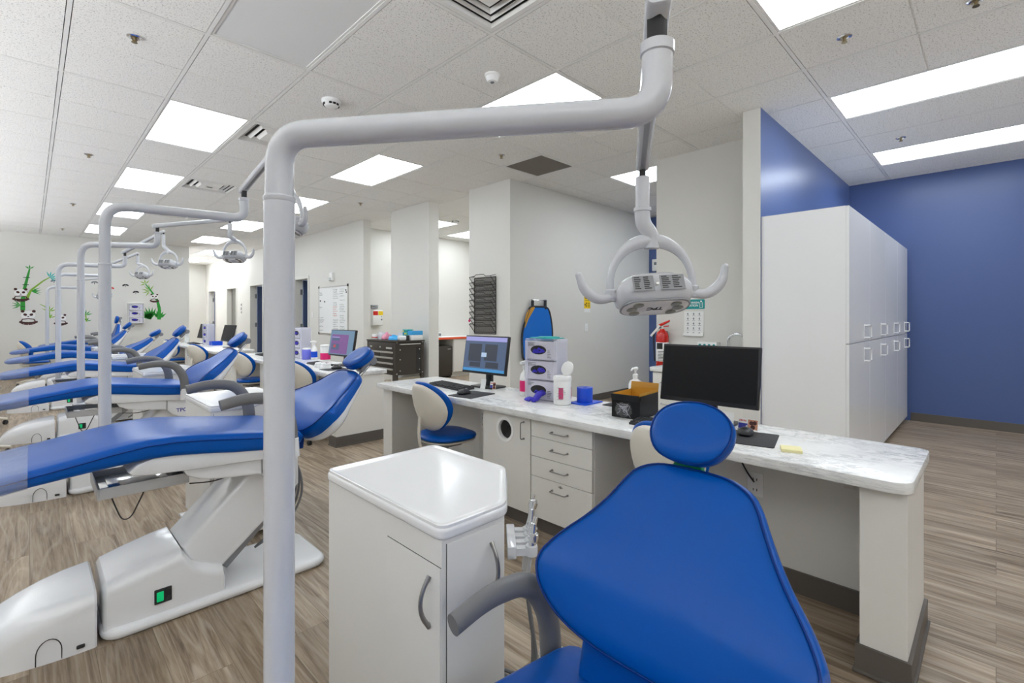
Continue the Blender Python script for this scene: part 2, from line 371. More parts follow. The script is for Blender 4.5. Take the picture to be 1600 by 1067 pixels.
# whiteboard wall with four door openings ----------------------------
doors = [(10.34, 11.06), (13.17, 14.15), (15.40, 16.30), (17.56, 18.42)]
b = MB(); DZ = 2.10
ys = [7.95]+[v for p in doors for v in p]+[18.8]
for k in range(0, len(ys), 2): b.box(4.20, 4.34, ys[k], ys[k+1], 0, H+.1)
for a, c in doors: b.box(4.20, 4.34, a, c, DZ, H+.1)
struct('wall_doors', b, 'wall', smooth=False)
for n, (a, c) in enumerate(doors):
    fr = MB(); t = .045
    fr.box(4.185, 4.355, a-t, a+.012, 0, DZ+t); fr.box(4.185, 4.355, c-.012, c+t, 0, DZ+t); fr.box(4.185, 4.355, a+.012, c-.012, DZ-.012, DZ+t)
    f = struct('trim_%d' % (n+1), fr, 'wall', smooth=False)
    d = MB()
    if n == 2: d.box(4.31, 4.35, a+.014, c-.014, .01, DZ-.014)
    else: d.box(4.36, 4.36+(c-a)-.03, c-.055, c-.015, .01, DZ-.014)
    dm = 'greydoor' if n == 2 else 'darkblue'
    d = struct('door_%d' % (n+1), d, dm, smooth=False)
    if n != 2:
        for z in (.25, 1.05, 1.82):
            h = MB(); h.box(4.305, 4.37, c-.03, c-.0135, z-.06, z+.06); h.cyl((4.362, c-.034, z-.06), .012, .12, 10); h.build('hinge', 'greysteel', d)
    else:
        h = MB(); h.cyl((4.24, a+.09, 1.0), .02, .07, 12, axis='X'); h.box(4.235, 4.255, a+.07, a+.20, .99, 1.01); h.build('door_handle', 'nickel', d)
# skirting -----------------------------------------------------------
def skirt(name, x0, x1, y0, y1):
    b = MB(); b.box(x0, x1, y0, y1, 0, .1); struct(name, b, 'base', smooth=False)
skirt('baseboard_right', 7.655, 7.67, -4.5, .74); skirt('baseboard_partition', 4.245, 4.26, 1.37, 1.51)
skirt('baseboard_niche', 4.885, 4.90, 1.52, 2.65); skirt('baseboard_middle', 4.25, 7.655, 4.275, 4.29)
skirt('baseboard_pillar', 4.205, 4.22, 5.985, 7.05); skirt('baseboard_doors', 4.185, 4.20, 7.95, 10.29); skirt('baseboard_far', -2.6, 2.80, 14.135, 14.15)
# ceiling ------------------------------------------------------------
lit = [(1, 0), (1, 4), (1, 8), (1, 12), (4, -4), (4, 0), (4, 4), (4, 8), (4, 12), (4, -8), (7, -8), (10, -8), (8, -4), (8, 4), (8, 0), (5, 16), (5, 20), (10, 0), (10, 4), (10, -4)]  # side room and corridor include unseen panels added for brightness
unlit = [(1, -4)]
vents = [(2, 0), (2, 4), (2, 8), (2, -5)]
grilles = [(6, -2)]
cut = set()
for i, j in lit+unlit: cut |= {(i, j), (i, j+1)}
for c in vents+grilles: cut.add(c)
t = MB(); g = MB(); gap = .0152
for i in range(-5, 13):
    for j in range(-16, 24, 2):
        x0, x1 = max(GX(i)+gap, -2.6), min(GX(i+1)-gap, 7.67)
        if x1-x0 < .05: continue
        full = (i, j) not in cut and (i, j+1) not in cut
        segs = [(j, j+2)] if full else [(q, q+1) for q in (j, j+1) if (q % 2 == 0 and (i, j) not in cut) or (q % 2 == 1 and (i, j+1) not in cut)]
        for a, c in segs:
            y0, y1 = max(GY(a)+gap, -4.5), min(GY(c)-gap, 18.9)
            if y1-y0 < .05: continue
            if c-a == 2 and y1-y0 > .7:      # scored in the middle
                ym = GY(a+1)
                t.box(x0, x1, y0, ym-.006, H, H+.02); t.box(x0, x1, ym+.006, y1, H, H+.02); t.box(x0, x1, ym-.006, ym+.006, H+.004, H+.02)
            else: t.box(x0, x1, y0, y1, H, H+.02)
ce = struct('ceiling', t, 'tile', smooth=False)
for i in range(-5, 14):
    if -2.6 < GX(i) < 7.67: g.box(GX(i)-.011, GX(i)+.011, -4.5, 18.9, H-.0015, H+.02)
for j in range(-16, 26, 2):
    if -4.5 < GY(j) < 18.9: g.box(-2.6, 7.67, GY(j)-.011, GY(j)+.011, H-.001, H+.02)
for i, j in vents+grilles:
    q = j+1 if j % 2 == 0 else j
    g.box(GX(i), GX(i+1), GY(q)-.011, GY(q)+.011, H-.001, H+.02)
g.build('ceiling_grid', 'grid', ce, smooth=False, kind='structure')
d = MB(); d.box(-2.7, 7.8, -4.6, 19, H+.055, H+.1); d.build('ceiling_light_block', 'lightblock', ce, smooth=False, kind='structure')  # unseen cap added above the tiles to block world light
def troffer(i, j, on=True):
    w, l = S/2-.0135, S-.0135
    th = thing('ceiling_light', '', 'ceiling light', (GX(i)+S/2, GY(j)+S, H), 0, 'ceiling lights' if on else None)
    b = MB(); f = .014
    for a in (-1, 1):
        b.box(a*w, a*(w-f), -l, l, .002, .03); b.box(-w+f, w-f, a*l, a*(l-f), .002, .03)
    b.build('frame', 'grid', th, smooth=False)
    b = MB(); b.box(-w+f, w-f, -l+f, l-f, .006, .03); b.build('diffuser', 'panel' if on else 'unlit', th, smooth=False)
    return th
LL = {(1, 0): 'lit ceiling panel at left, nearest of the row over the dental chairs', (1, 4): 'second lit ceiling panel of the row over the dental chairs',
 (1, 8): 'third lit ceiling panel of the row over the chairs, behind the bent pole tops', (1, 12): 'lit ceiling panel at left closest to the far wall with wall stickers',
 (4, -4): 'lit ceiling panel just above the big horizontal lamp arm, beside the dome sensor', (4, 0): 'lit ceiling panel between the near lamp arm and the pale pillars',
 (4, 4): 'lit ceiling panel partly behind the nearest white pole', (4, 8): 'lit ceiling panel over the far desks, left of the nearest pole', (4, 12): 'lit ceiling panel far down the room, right of the small far lamps',
 (4, -8): 'bright ceiling panel cut by the top edge, right of the near lamp', (7, -8): 'bright ceiling strip in the middle of the blue walled bay', (10, -8): 'bright ceiling strip closest to the blue end wall',
 (8, -4): 'lit ceiling panel in the corridor behind the near lamp stem', (8, 4): 'lit ceiling panel inside the side room between the pale pillars', (8, 0): 'added panel brightening the side room, hidden behind the pale wall with the file rack', (10, -4): 'unseen ceiling panel added deep in the corridor behind the sink niche', (10, 0): 'unseen ceiling panel added deep inside the side room, right', (10, 4): 'unseen ceiling panel added deep inside the side room, left', (5, 16): 'nearer lit panel over the far hallway', (5, 20): 'farthest lit panel at the end of the far hallway',
 (1, -8): 'lit ceiling panel behind the viewpoint, over the nearest chair row', (-2, -4): 'lit ceiling panel on the window side, nearest', (-2, 0): 'lit ceiling panel on the window side, second', (-2, 4): 'lit ceiling panel on the window side, third', (-2, 8): 'lit ceiling panel on the window side, fourth'}
for i, j in lit: troffer(i, j)['label'] = LL[(i, j)]
troffer(1, -4, False)['label'] = 'unlit flat white ceiling panel at the top left of the big lamp arm'
def diffuser(i, j, lab):
    th = thing('ceiling_air_vent', lab, 'air vent', (GX(i)+S/2, GY(j)+S/2, H), 0, 'square air vents in the ceiling'); w = S/2-.0135
    b = MB()
    for a in (-1, 1): b.box(a*w, a*(w-.03), -w, w, -.001, .03); b.box(-w+.03, w-.03, a*w, a*(w-.03), -.001, .03)
    b.build('frame', 'grid', th, smooth=False)
    b = MB(); b.box(-w+.03, w-.03, -w+.03, w-.03, .035, .05); b.build('duct_opening', 'darkgap', th, smooth=False)
    for k, (r, z) in enumerate(((.255, .026), (.195, .014), (.135, .002))):
        b = MB(); ri = r-.062 if k < 2 else 0
        outer = [(a*r, c*r, z+.016) for a, c in ((-1, -1), (1, -1), (1, 1), (-1, 1))]; mid = [(a*(r-.022), c*(r-.022), z-.010) for a, c in ((-1, -1), (1, -1), (1, 1), (-1, 1))]
        inn = [(a*(r-.034), c*(r-.034), z+.012) for a, c in ((-1, -1), (1, -1), (1, 1), (-1, 1))]
        up = lambda q, dz: [(x, y, zz+dz) for x, y, zz in q]
        if k < 2: b.loft([outer, mid, inn, up(inn, .003), up(mid, .004), up(outer, .003), outer], cap=False)
        else: b.loft([outer, mid, [(x*.3, y*.3, zz) for x, y, zz in mid], up([(x*.3, y*.3, zz) for x, y, zz in mid], .004), up(mid, .004), up(outer, .003)])
        b.build('louvre_ring', 'grid', th, smooth=False)
    return th
diffuser(2, 0, 'white square ceiling vent with dark slots, behind the bend of the nearest pole')
diffuser(2, 4, 'white ceiling vent between the two nearest lit panels and the lamp arms')
diffuser(2, 8, 'small distant ceiling vent just behind the second lamp arm tip')
diffuser(2, -5, 'large stepped white ceiling vent cut by the top edge')
th = thing('return_air_grille', 'dark grey square return air grille in the ceiling by the pale wall corner', 'air grille', (GX(6)+S/2, GY(-2)+S/2, H)); w = S/2-.0135
b = MB()
for a in (-1, 1): b.box(a*w, a*(w-.018), -w, w, -.002, .03); b.box(-w+.018, w-.018, a*w, a*(w-.018), -.002, .03)
b.build('frame', 'grid', th, smooth=False)
b = MB(); b.box(-w+.018, w-.018, -w+.018, w-.018, .012, .03)
for k in range(44):
    q = -w+.018+(k+.5)*(2*w-.036)/44; b.box(q-.002, q+.002, -w+.018, w-.018, .003, .012)
b.build('grille_core', 'grille', th, smooth=False)
def sprinkler(i, j, lab):
    th = thing('fire_sprinkler', lab, 'sprinkler', (X0+S*i, Y0+S*j, H), 0, 'ceiling fire sprinklers')
    b = MB(); b.lathe([(.022, 0), (.040, 0), (.040, -.005), (.030, -.009), (.022, -.004)], 24); b.build('escutcheon', 'chrome', th)
    b = MB(); b.lathe([(0, .004), (.021, .004), (.021, -.004), (.010, -.006), (.008, -.026), (.012, -.028), (.0, -.028)], 16)
    for a in (0, 1): b.tube([(.009*cos(a*pi), .009*sin(a*pi), -.004), (.014*cos(a*pi), .014*sin(a*pi), -.018), (.004*cos(a*pi), 0, -.034)], .0025, 8)
    b.lathe([(0, -.034), (.016, -.034), (.016, -.037), (0, -.037)], 16); b.build('sprinkler_head', 'brass', th)
for i, j, l in ((.49, -1.44, 'sprinkler in the ceiling tile at the upper left, nearest on that side'), (.47, 3.55, 'second sprinkler along the left ceiling row'), (.51, 8.69, 'third sprinkler along the left ceiling row'), (.49, 13.54, 'sprinkler closest to the far wall on the left'),
  (5.55, -1.47, 'sprinkler between the big lamp arm and the dark air grille'), (5.54, 3.57, 'sprinkler over the pale pillar, left of centre'), (5.53, -6.47, 'sprinkler in the tile beside the cut off bright panel, upper right'), (9.42, -6.49, 'sprinkler between the two bright strips in the blue bay'), (5.68, -7.42, 'sprinkler at the top right edge')): sprinkler(i, j, l)
def detector(i, j, lab):
    th = thing('smoke_detector', lab, 'smoke detector', (X0+S*i, Y0+S*j, H), 0, 'smoke detectors')
    b = MB(); b.lathe([(0, 0), (.072, 0), (.072, -.018), (.060, -.030), (.052, -.046), (.040, -.052), (0, -.052)], 28); b.build('housing', 'white', th)
    for k in range(12):
        if k % 4 == 3: continue
        a = 2*pi*k/12; b = MB(); m = M.Rotation(a, 4, 'Z'); b.box(.0535, .0625, -.010, .010, -.043, -.030, mtx=m); b.build('sensor_slot', 'darkgap', th, smooth=False)
detector(2.52, -1.44, 'round smoke detector in the ceiling above the bend of the near pole')
detector(8.49, 3.53, 'small smoke detector in the ceiling of the side room')
th = thing('ceiling_dome_sensor', 'white domed ceiling sensor above the big lamp arm', 'sensor', (X0+S*3.55, Y0-S*3.41, H))
b = MB(); b.lathe([(0, 0), (.055, 0), (.055, -.010), (.046, -.016), (.044, -.034), (.032, -.050), (0, -.056)], 28); b.build('housing', 'white', th)
b = MB(); b.lathe([(0, -.052), (.016, -.052), (.013, -.0575), (0, -.0585)], 20); b.build('lens', 'greyink', th)
# ---------------------------------------------------------------- dental chairs
def interp(tb, x):
    if x <= tb[0][0]: return tb[0][1]
    for (a, va), (c, vc) in zip(tb, tb[1:]):
        if x <= c: return va+(vc-va)*(x-a)/(c-a)
    return tb[-1][1]
BACK_HALF = [(.030, .06), (.034, .12), (.044, .175), (.062, .222), (.09, .262), (.125, .285), (.16, .286), (.19, .272), (.225, .248), (.265, .216), (.31, .186), (.35, .164), (.385, .146), (.41, .126), (.428, .092), (.436, .045)]
def back_outline(sc=1.0, ext=0):
    r = [(s, -w) for s, w in BACK_HALF]; l = [(s, w) for s, w in BACK_HALF[::-1]]
    return [(p.x, p.y) for p in smooth_poly([(a, c) for a, c in r+l], 3)]
def back_mid(u, v):                        # centre line of the cushion: lumbar curve and forward wings
    lum = interp([(0, .018), (.06, .030), (.14, .034), (.22, .022), (.32, .006), (.44, -.004)], u)
    wing = .024*(v/.28)**2*interp([(0, .6), (.1, 1), (.24, 1), (.36, .5), (.44, .2)], u)
    return lum+wing
SEAT_TOP = [(-.235, .676), (-.22, .692), (-.18, .705), (-.07, .722), (.0, .733), (.12, .753), (.22, .770), (.33, .784), (.42, .784), (.52, .774), (.64, .758), (.76, .742), (.88, .728), (.93, .718), (.945, .700)]
SEAT_BOT = [(-.235, .674), (-.22, .660), (-.18, .655), (-.07, .664), (.0, .676), (.12, .690), (.22, .700), (.33, .708), (.42, .706), (.52, .694), (.64, .676), (.76, .662), (.88, .652), (.93, .655), (.945, .690)]
SEAT_HALF = [(-.235, .10), (-.225, .17), (-.20, .215), (-.16, .242), (-.07, .262), (.1, .272), (.4, .28), (.8, .28), (.90, .276), (.945, .262)]
def cushion_rings(xs, grow=0.0, dz=0):
    rings = []
    for x in xs:
        w = interp(SEAT_HALF, x)+grow; zt = interp(SEAT_TOP, x)+grow; zb = interp(SEAT_BOT, x)-grow; h = (zt-zb)/2; c = (zt+zb)/2; r = min(.022, h*.9)
        pr = []
        for px, pz in round_rect(w, h, r, 4):
            crown = .010*max(0, 1-(px/w)**2) if pz > 0 else 0
            pr.append((x, px, c+pz+crown*(1 if pz > h*.5 else 0)))
        # extra points along the top and bottom so the crown is smooth
        rings.append(pr)
    return rings
def top_points(r):                          # densify the ring's straight runs
    out = []
    for i in range(len(r)):
        a, c = V(r[i]), V(r[(i+1) % len(r)]); out.append(a)
        if abs(a.y-c.y) > .1:
            for k in range(1, 8):
                q = a.lerp(c, k/8)
                out.append(q)
    return out
def crown(rings):
    o = []
    for r in rings:
        w = max(abs(p[1]) for p in r); zt = max(p[2] for p in r); zb = min(p[2] for p in r); q = []
        for p in top_points(r):
            t = max(0, 1-(p.y/w)**2); up = (p.z-(zt+zb)/2) > 0
            q.append((p.x, p.y, p.z+(.008*t if up else 0)))
        o.append(q)
    return o
def make_chair():
    t = thing('dental_chair', '', 'dental chair')
    b = MB(); b.prism([(p[0]+.645, p[1]) for p in round_rect(.45, .212, .07, 5)], 0, .045, bevel=.022, seg=4); base = b.build('base_plate', 'plastic', t)
    # base housing: lofted along x
    b = MB(); rings = []
    for x, w, h, r in ((.205, .165, .205, .04), (.215, .178, .222, .05), (.30, .188, .245, .055), (.40, .190, .268, .055), (.462, .190, .276, .05), (.50, .190, .215, .05), (.54, .190, .188, .05), (.585, .190, .165, .045), (.62, .188, .150, .04), (.628, .18, .12, .03), (.630, .17, .06, .02)):
        prof = [(-w, .02)]
        for k in range(7):
            a = R(180-90*k/6); prof.append((-w+r+r*cos(a), h-r+r*sin(a)))
        for k in range(7):
            a = R(90-90*k/6); prof.append((w-r+r*cos(a), h-r+r*sin(a)))
        prof.append((w, .02)); rings.append([(x, p[0], p[1]) for p in prof])
    b.loft(rings); bh = b.build('base_housing', 'plastic', t)
    b = MB(); b.box(.365, .425, -.196, -.188, .085, .145, .003); p = b.build('switch_plate', 'black', bh)
    b = MB(); b.box(.372, .396, -.2, -.195, .095, .135, .003); b.build('power_switch', 'green', bh)
    b = MB()
    for z in (.10, .13): b.cyl((.412, -.194, z), .010, -.006, 14, axis='Y')
    b.build('fuse_caps', 'rubber', bh)
    # front toe cover
    b = MB(); rings = []
    for x, w, h, r in ((.185, .186, .205, .045), (.178, .192, .212, .05), (.10, .190, .205, .06), (.03, .182, .194, .07), (-.04, .168, .176, .08), (-.10, .150, .152, .08), (-.15, .126, .124, .06), (-.19, .096, .090, .04), (-.212, .062, .062, .035), (-.220, .03, .03, .016)):
        prof = [(-w, .0)]
        for k in range(7):
            a = R(180-90*k/6); prof.append((-w+r*.9+r*.9*cos(a), h-r+r*sin(a)))
        for k in range(7):
            a = R(90-90*k/6); prof.append((w-r*.9+r*.9*cos(a), h-r+r*sin(a)))
        prof.append((w, .0)); rings.append([(x, p[0], p[1]) for p in prof])
    b.loft(rings); fc = b.build('toe_cover', 'plastic', t)
    b = MB(); arc = [(.05+.035*cos(R(a)), -.1885, .04+.05*sin(R(a))) for a in range(0, 181, 15)]
    b.tube([(.085, -.1875, .004)]+arc+[(.015, -.184, .004)], .0017, 6); b.build('knockout_outline', 'rubber', fc)
    b = MB(); b.box(.125, .150, -.197, -.185, .018, .032, .004); b.build('cable_notch', 'rubber', fc)
    # lift column
    b = MB(); b.prism_xz([(.505, .18), (.470, .270), (.80, .60), (.97, .60), (.97, .43), (.62, .13), (.56, .13)], -.15, .13, .018, 3); b.build('lift_column', 'greysteel' if 0 else 'plastic', t)
    b = MB(); b.prism_xz([(.62, .13), (.97, .425), (.99, .40), (.66, .09)], -.09, .07, .01); b.build('lower_link', 'greysteel', t)
    # seat frame and housing
    b = MB(); b.prism_xz([(.272, .668), (.285, .655), (.33, .645), (.46, .634), (.70, .622), (.90, .608), (.925, .63), (.92, .668), (.86, .668), (.64, .690), (.526, .700), (.42, .712), (.36, .712), (.30, .694)], -.262, .262, .008); b.build('seat_frame', 'plastic', t)
    b = MB(); b.prism_xz([(.455, .635), (.472, .605), (.52, .578), (.62, .560), (.74, .548), (.765, .542), (.765, .628)], -.24, .24, .010, 3); hs = b.build('seat_housing', 'plastic', t)
    b = MB(); b.prism_xz([(.768, .628), (.768, .540), (.80, .500), (.84, .478), (.90, .468), (.918, .48), (.918, .612)], -.242, .242, .010, 3); hp = b.build('pivot_housing', 'plastic', t)
    text('maker_lettering', 'TPC', .040, face_mtx((.862, -.2425, .530), (1, 0, 0), (0, 0, 1)), 'blueink', hp, bold=.0008)
    # cushions
    xs = [-.235, -.228, -.215, -.19, -.16, -.115, -.07, 0, .06, .12, .17, .22, .275, .33, .375, .42, .47, .52, .58, .64, .70, .76, .82, .88, .915, .935, .945]
    b = MB(); b.loft(crown(cushion_rings(xs))); sc = b.build('seat_cushion', 'blue', t)
    b = MB(); b.prism_xz([(.90, .60), (.90, .715), (.955, .705), (.99, .66), (.985, .61)], -.17, .17, .012, 3); b.build('rear_gusset', 'bluedark', sc)
    b = MB()
    for q in (0, .03, .055): b.tube(smooth_poly([(.91, -.06+q, .60), (.985+q*.2, -.09+q, .50), (.995-q*.2, -.11+q, .36), (.93, -.08+q, .22), (.80, -.02, .12)], 5, False), .006, 8)
    b.build('hose_bundle', 'armgrey', t)
    for sd in (-1, 1):
        b = MB(); b.tube([(x, sd*(interp(SEAT_HALF, x)+.0005), interp(SEAT_TOP, x)-.021) for x in [q/100 for q in range(-18, 93, 3)]], .0022, 6); b.build('seam_piping', 'bluedark', sc)
    xs2 = [-.238, -.230, -.215, -.19, -.16, -.115, -.07, -.035, -.005]
    b = MB(); b.loft(crown(cushion_rings(xs2, .0025)), cap=False); b.build('clear_foot_cover', 'film', t)
    # armrests
    for sd in (-1, 1):
        path = fillet([(.872, sd*.305, .695), (.866, sd*.308, .80), (.805, sd*.312, .902), (.675, sd*.312, .918), (.575, sd*.312, .898)], [0, .08, .08, .10, 0], 6)
        n = len(path); rad = [.031-.007*i/(n-1) for i in range(n)]
        b = MB(); b.tube(path, rad, 16, flat=.74, up=(0, 1, 0)); a = b.build('armrest', 'armgrey', t, ang=50)
        b = MB(); m = M.Translation((.874, sd*.304, .62)); b.lathe([(.036, 0), (.031, .085), (.026, .088)], 20, m); b.build('armrest_socket', 'plastic', a)
        if sd > 0:
            b = MB(); b.box(.85, .90, .24, .30, .63, .66, .006); b.build('armrest_bracket', 'plastic', a)
    # backrest: local x runs up the back, local z faces the patient
    ol = back_outline(); cen = (.20, 0)
    pr = lambda k: math.sqrt(max(0, 1-k**3.2))
    thk = lambda u: interp([(0, .8), (.08, 1), (.22, 1), (.36, .55), (.44, .35)], u)
    fr = lambda u, v, k: back_mid(u, v)+.008+.024*pr(k); bk = lambda u, v, k: back_mid(u, v)-.004-.036*thk(u)-.008*pr(k)
    KS = (.12, .28, .45, .6, .72, .82, .90, .955, .985, 1.0)
    b = MB(); b.pad(ol, fr, bk, cen, KS); br = b.build('backrest', 'blue', t, ang=60)
    b = MB(); pp = [((cen[0]+(u-cen[0])*.975), v*.975) for u, v in ol]; pts = [(u, v, fr(u, v, .955)+.001) for u, v in pp]; b.tube(pts+pts[:2], .0024, 6); b.build('seam_piping', 'bluedark', br)
    so = [((cen[0]+(u-cen[0])*.95), v*.93) for u, v in ol]
    sf = lambda u, v, k: back_mid(u, v)-.004-.034*thk(u); sb = lambda u, v, k: back_mid(u, v)*.6-.020-.060*pr(k)*interp([(0, .9), (.12, 1), (.3, .65), (.44, .35)], u)-.024*thk(u)
    b = MB(); b.pad(so, sf, sb, cen, KS); b.build('back_shell', 'plastic', br, ang=60)
    # headrest
    hc = .508
    ho = [(hc+p.x, p.y) for p in smooth_poly([(-.072, 0), (-.067, .045), (-.048, .076), (-.012, .095), (.028, .093), (.057, .070), (.072, .035), (.076, 0), (.072, -.035), (.057, -.070), (.028, -.093), (-.012, -.095), (-.048, -.076), (-.067, -.045)], 3)]
    hm = lambda u, v: .012+.030*((u-hc)/.07)**2*(.5 if u > hc else .15)+.012*(v/.1)**2-.01*(u-hc)/.07
    hf = lambda u, v, k: hm(u, v)+.008+.030*pr(k); hb = lambda u, v, k: hm(u, v)-.010-.012*pr(k)
    b = MB(); b.pad(ho, hf, hb, (hc, 0), KS); hr = b.build('headrest', 'blue', t, ang=60)
    b = MB(); pts = [(hc+(u-hc)*.985, v*.985, hf(hc+(u-hc)*.985, v*.985, .975)+.001) for u, v in ho]; b.tube(pts+pts[:2], .0022, 6); b.build('seam_piping', 'bluedark', hr)
    b = MB(); b.box(.40, .545, -.017, .017, -.050, -.036, .004); b.build('headrest_bar', 'chrome', hr)
    b = MB(); b.box(.465, .535, -.03, .03, -.036, -.012, .006); b.cyl((.548, -.032, -.032), .024, .064, 18, .004, 'Y'); b.build('headrest_joint', 'greysteel', hr)
    # instrument tray slung below the seat
    b = MB(); b.box(.19, .50, -.13, .19, .545, .552, .002)
    for q in ((.19, .196, -.13, .19), (.494, .50, -.13, .19), (.196, .494, -.13, -.124), (.196, .494, .184, .19)): b.box(q[0], q[1], q[2], q[3], .545, .590, .002)
    tr = b.build('instrument_tray', 'armgrey' if 0 else 'traygrey', t)
    b = MB(); b.box(.205, .44, -.11, .17, .556, .566, .004); b.box(.23, .40, -.08, .14, .566, .574, .004); b.build('tray_liner', 'chrome', tr)
    b = MB(); b.box(.46, .53, -.04, .04, .552, .66, .004); b.box(.50, .80, -.05, .03, .552, .578, .004); b.build('tray_arm', 'greysteel', tr)
    b = MB(); pts = fillet([(.235, .02, .548), (.255, -.01, .48), (.275, -.05, .42), (.30, -.10, .44), (.32, -.125, .50), (.34, -.126, .548)], .05, 5); b.tube(pts, .0028, 6)
    b.tube(fillet([(.50, -.128, .54), (.60, -.13, .525), (.70, -.13, .548), (.80, -.14, .55)], .06, 4), .0028, 6); b.build('loose_cable', 'wire', tr)
    return t
HINGE = (.965, 0, .63)
def pose(c, hinge, ang, dz=0.0, dx=0.0, sc=1.12):
    for k in kids(c):
        n = k.name.split('.')[0]
        if n in ('backrest', 'headrest'): k.location = hinge; k.rotation_euler = (0, -R(ang), 0); k.scale = (sc, sc, sc)
        elif n not in ('base_plate', 'base_housing', 'toe_cover', 'lift_column', 'lower_link') and (dz or dx): k.location = (dx, 0, dz)
CH = [(2.65, 42, 'second blue dental chair, reclined, crossed by the nearest white pole'), (4.85, 47, 'third blue dental chair, head end in front of the second pair of desk stools'),
      (7.05, 52, 'fourth blue dental chair along the row, back raised a little more'), (9.25, 40, 'fifth blue dental chair along the row, back lying flatter'), (11.45, 53, 'sixth blue dental chair, its headrest just left of the wall glove dispenser'),
      (13.40, 86, 'farthest blue dental chair, hard against the wall with the stickers')]
c0 = make_chair()
for y, a, lab in CH:
    c = dup(c0, (.35 if y > 13 else 0, y, 0), 0, lab, 'dental chairs in one row'); pose(c, HINGE, a)
c0.location = (0, .465, 0); c0['label'] = 'nearest blue dental chair facing the camera, its backrest and headrest filling the lower right'; c0['group'] = 'dental chairs in one row'
pose(c0, (.826, 0, .561), 62, -.23, .0, 1.0)
for k in kids(c0):
    if k.name.startswith('armrest'): k.location = (.032, 0, -.244)
    if k.name.split('.')[0] in ('lift_column', 'lower_link'): k.scale = (1, 1, .58)
hd = [k for k in kids(c0) if k.name.startswith('headrest')][0]
b = MB(); b.prism([(.415, -.045), (.445, -.03), (.445, .03), (.415, .045)], -.012, .012, bevel=.004); b.build('green_tape_wrap', 'greentape', hd)
hd.scale = (.95, .95, .95); hd.location = (.836, .014, .580)
b = MB(); b.prism_xz([(.84, .40), (.83, .50), (.855, .60), (.89, .625), (.93, .56), (.95, .42)], -.175, .175, .015, 3); b.build('lumbar_bridge', 'blue', c0)
# ---------------------------------------------------------------- pole mounted lights
def lamp_head(th, o, yaw, s=1.0, tilt=0, roll=0):
    # local frame: x right, y away from the reader of the label, z up
    m = M.Translation(o) @ M.Rotation(yaw, 4, 'Z') @ M.Rotation(roll, 4, 'Y') @ M.Rotation(tilt, 4, 'X') @ M.Scale(s, 4)
    yk = MB(); pts = []; n = 22
    for k in range(n+1):
        a = pi*k/n; pts.append((.111*cos(a), 0, .018+.116*sin(a)))
    yk.tube([(.111, 0, -.010)]+pts+[(-.111, 0, -.010)], [.010]+[.0095+.010*sin(pi*k/n)**3 for k in range(n+1)]+[.010], 14, flat=1.0, up=(0, 1, 0), mtx=m)
    y = yk.build('lamp_yoke', 'enamel', th)
    hb = MB(); rings = []
    prof = [(-.050, .085, .036), (-.046, .098, .050), (-.030, .108, .062), (-.006, .110, .066), (.014, .100, .060), (.030, .078, .044), (.036, .050, .026)]
    for z, w, d in prof: rings.append([(p[0], p[1], z+.0) for p in [(q[0], q[1]) for q in round_rect(w*.905, d, min(d*.92, .045), 6)]])
    hb.loft(rings, mtx=m @ M.Rotation(R(-22), 4, 'X')); h = hb.build('lamp_head', 'enamel', th, ang=50)
    mm = m @ M.Rotation(R(-22), 4, 'X')
    lp = MB(); lp.prism(round_rect(.087, .046, .04, 6), -.0535, -.049, mm, .0015); lp.build('lens_plate', 'whitecab', h)
    rim = MB(); q = [(p[0], p[1], -.050) for p in round_rect(.089, .048, .041, 6)]; rim.tube(q+q[:2], .0028, 6, mtx=mm); rim.build('lens_rim', 'greysteel', h)
    for sx in (-1, 1):
        for j in (-1, 0, 1):
            r = MB(); r.lathe([(.0, 0.003), (.010, .002), (.0175, -.0005), (.0185, -.0018), (.0165, -.0022), (.0, -.0022)], 20, mm @ M.Translation((sx*(.061-.012*abs(j)+.0), j*.027, -.0536)) @ M.Scale(.78, 4)); r.build('reflector_lens', 'lens', h)
    text('maker_lettering', 'TPC', .024, mm @ face_mtx((0, 0, -.0537), (-1, 0, 0), (0, 1, 0)), 'ink', h, bold=.0006)
    # data plates on the front
    pf = mm @ M.Translation((0, -.0668, -.010)) @ M.Rotation(R(90), 4, 'X')
    for x0, x1 in ((-.066, -.012), (.004, .066)):
        lb = MB(); lb.box(x0, x1, -.021, .021, .0, .0012, mtx=pf); l = lb.build('data_plate', 'greysteel', h, smooth=False)
        tx = MB()
        for r_ in range(7):
            for c_ in range(2):
                a0 = x0+.004+c_*(x1-x0-.006)/2; tx.box(a0, a0+(x1-x0)*.36*random.uniform(.6, 1), .0155-r_*.0052, .018-r_*.0052, .0012, .0017, mtx=pf)
        tx.build('plate_print', 'ink', l, smooth=False)
    sw = MB(); sw.cyl((-.004, -.0665, -.012), .005, -.004, 12, .001, 'Y'); sw2 = sw.build('knob', 'chrome', h); sw2.data.transform(mm)
    for sx in (-1, 1):
        hp = fillet([(sx*.100, -.002, -.012), (sx*.150, -.006, -.020), (sx*.186, -.014, .012), (sx*(.196 if sx < 0 else .192), -.018, .050 if sx < 0 else .052)], [0, .035, .03, 0], 6)
        hn = MB(); k = len(hp); hn.tube(hp, [.0125-.003*i/(k-1)+.003*sin(pi*i/(k-1)) for i in range(k)], 14, rnd=True, mtx=m); hn.build('lamp_handle', 'enamel', th)
        cl = MB(); cl.cyl((sx*.111, 0, -.026), .0145, .034, 16, .003); c = cl.build('pivot_cap', 'enamel', y); c.data.transform(m)
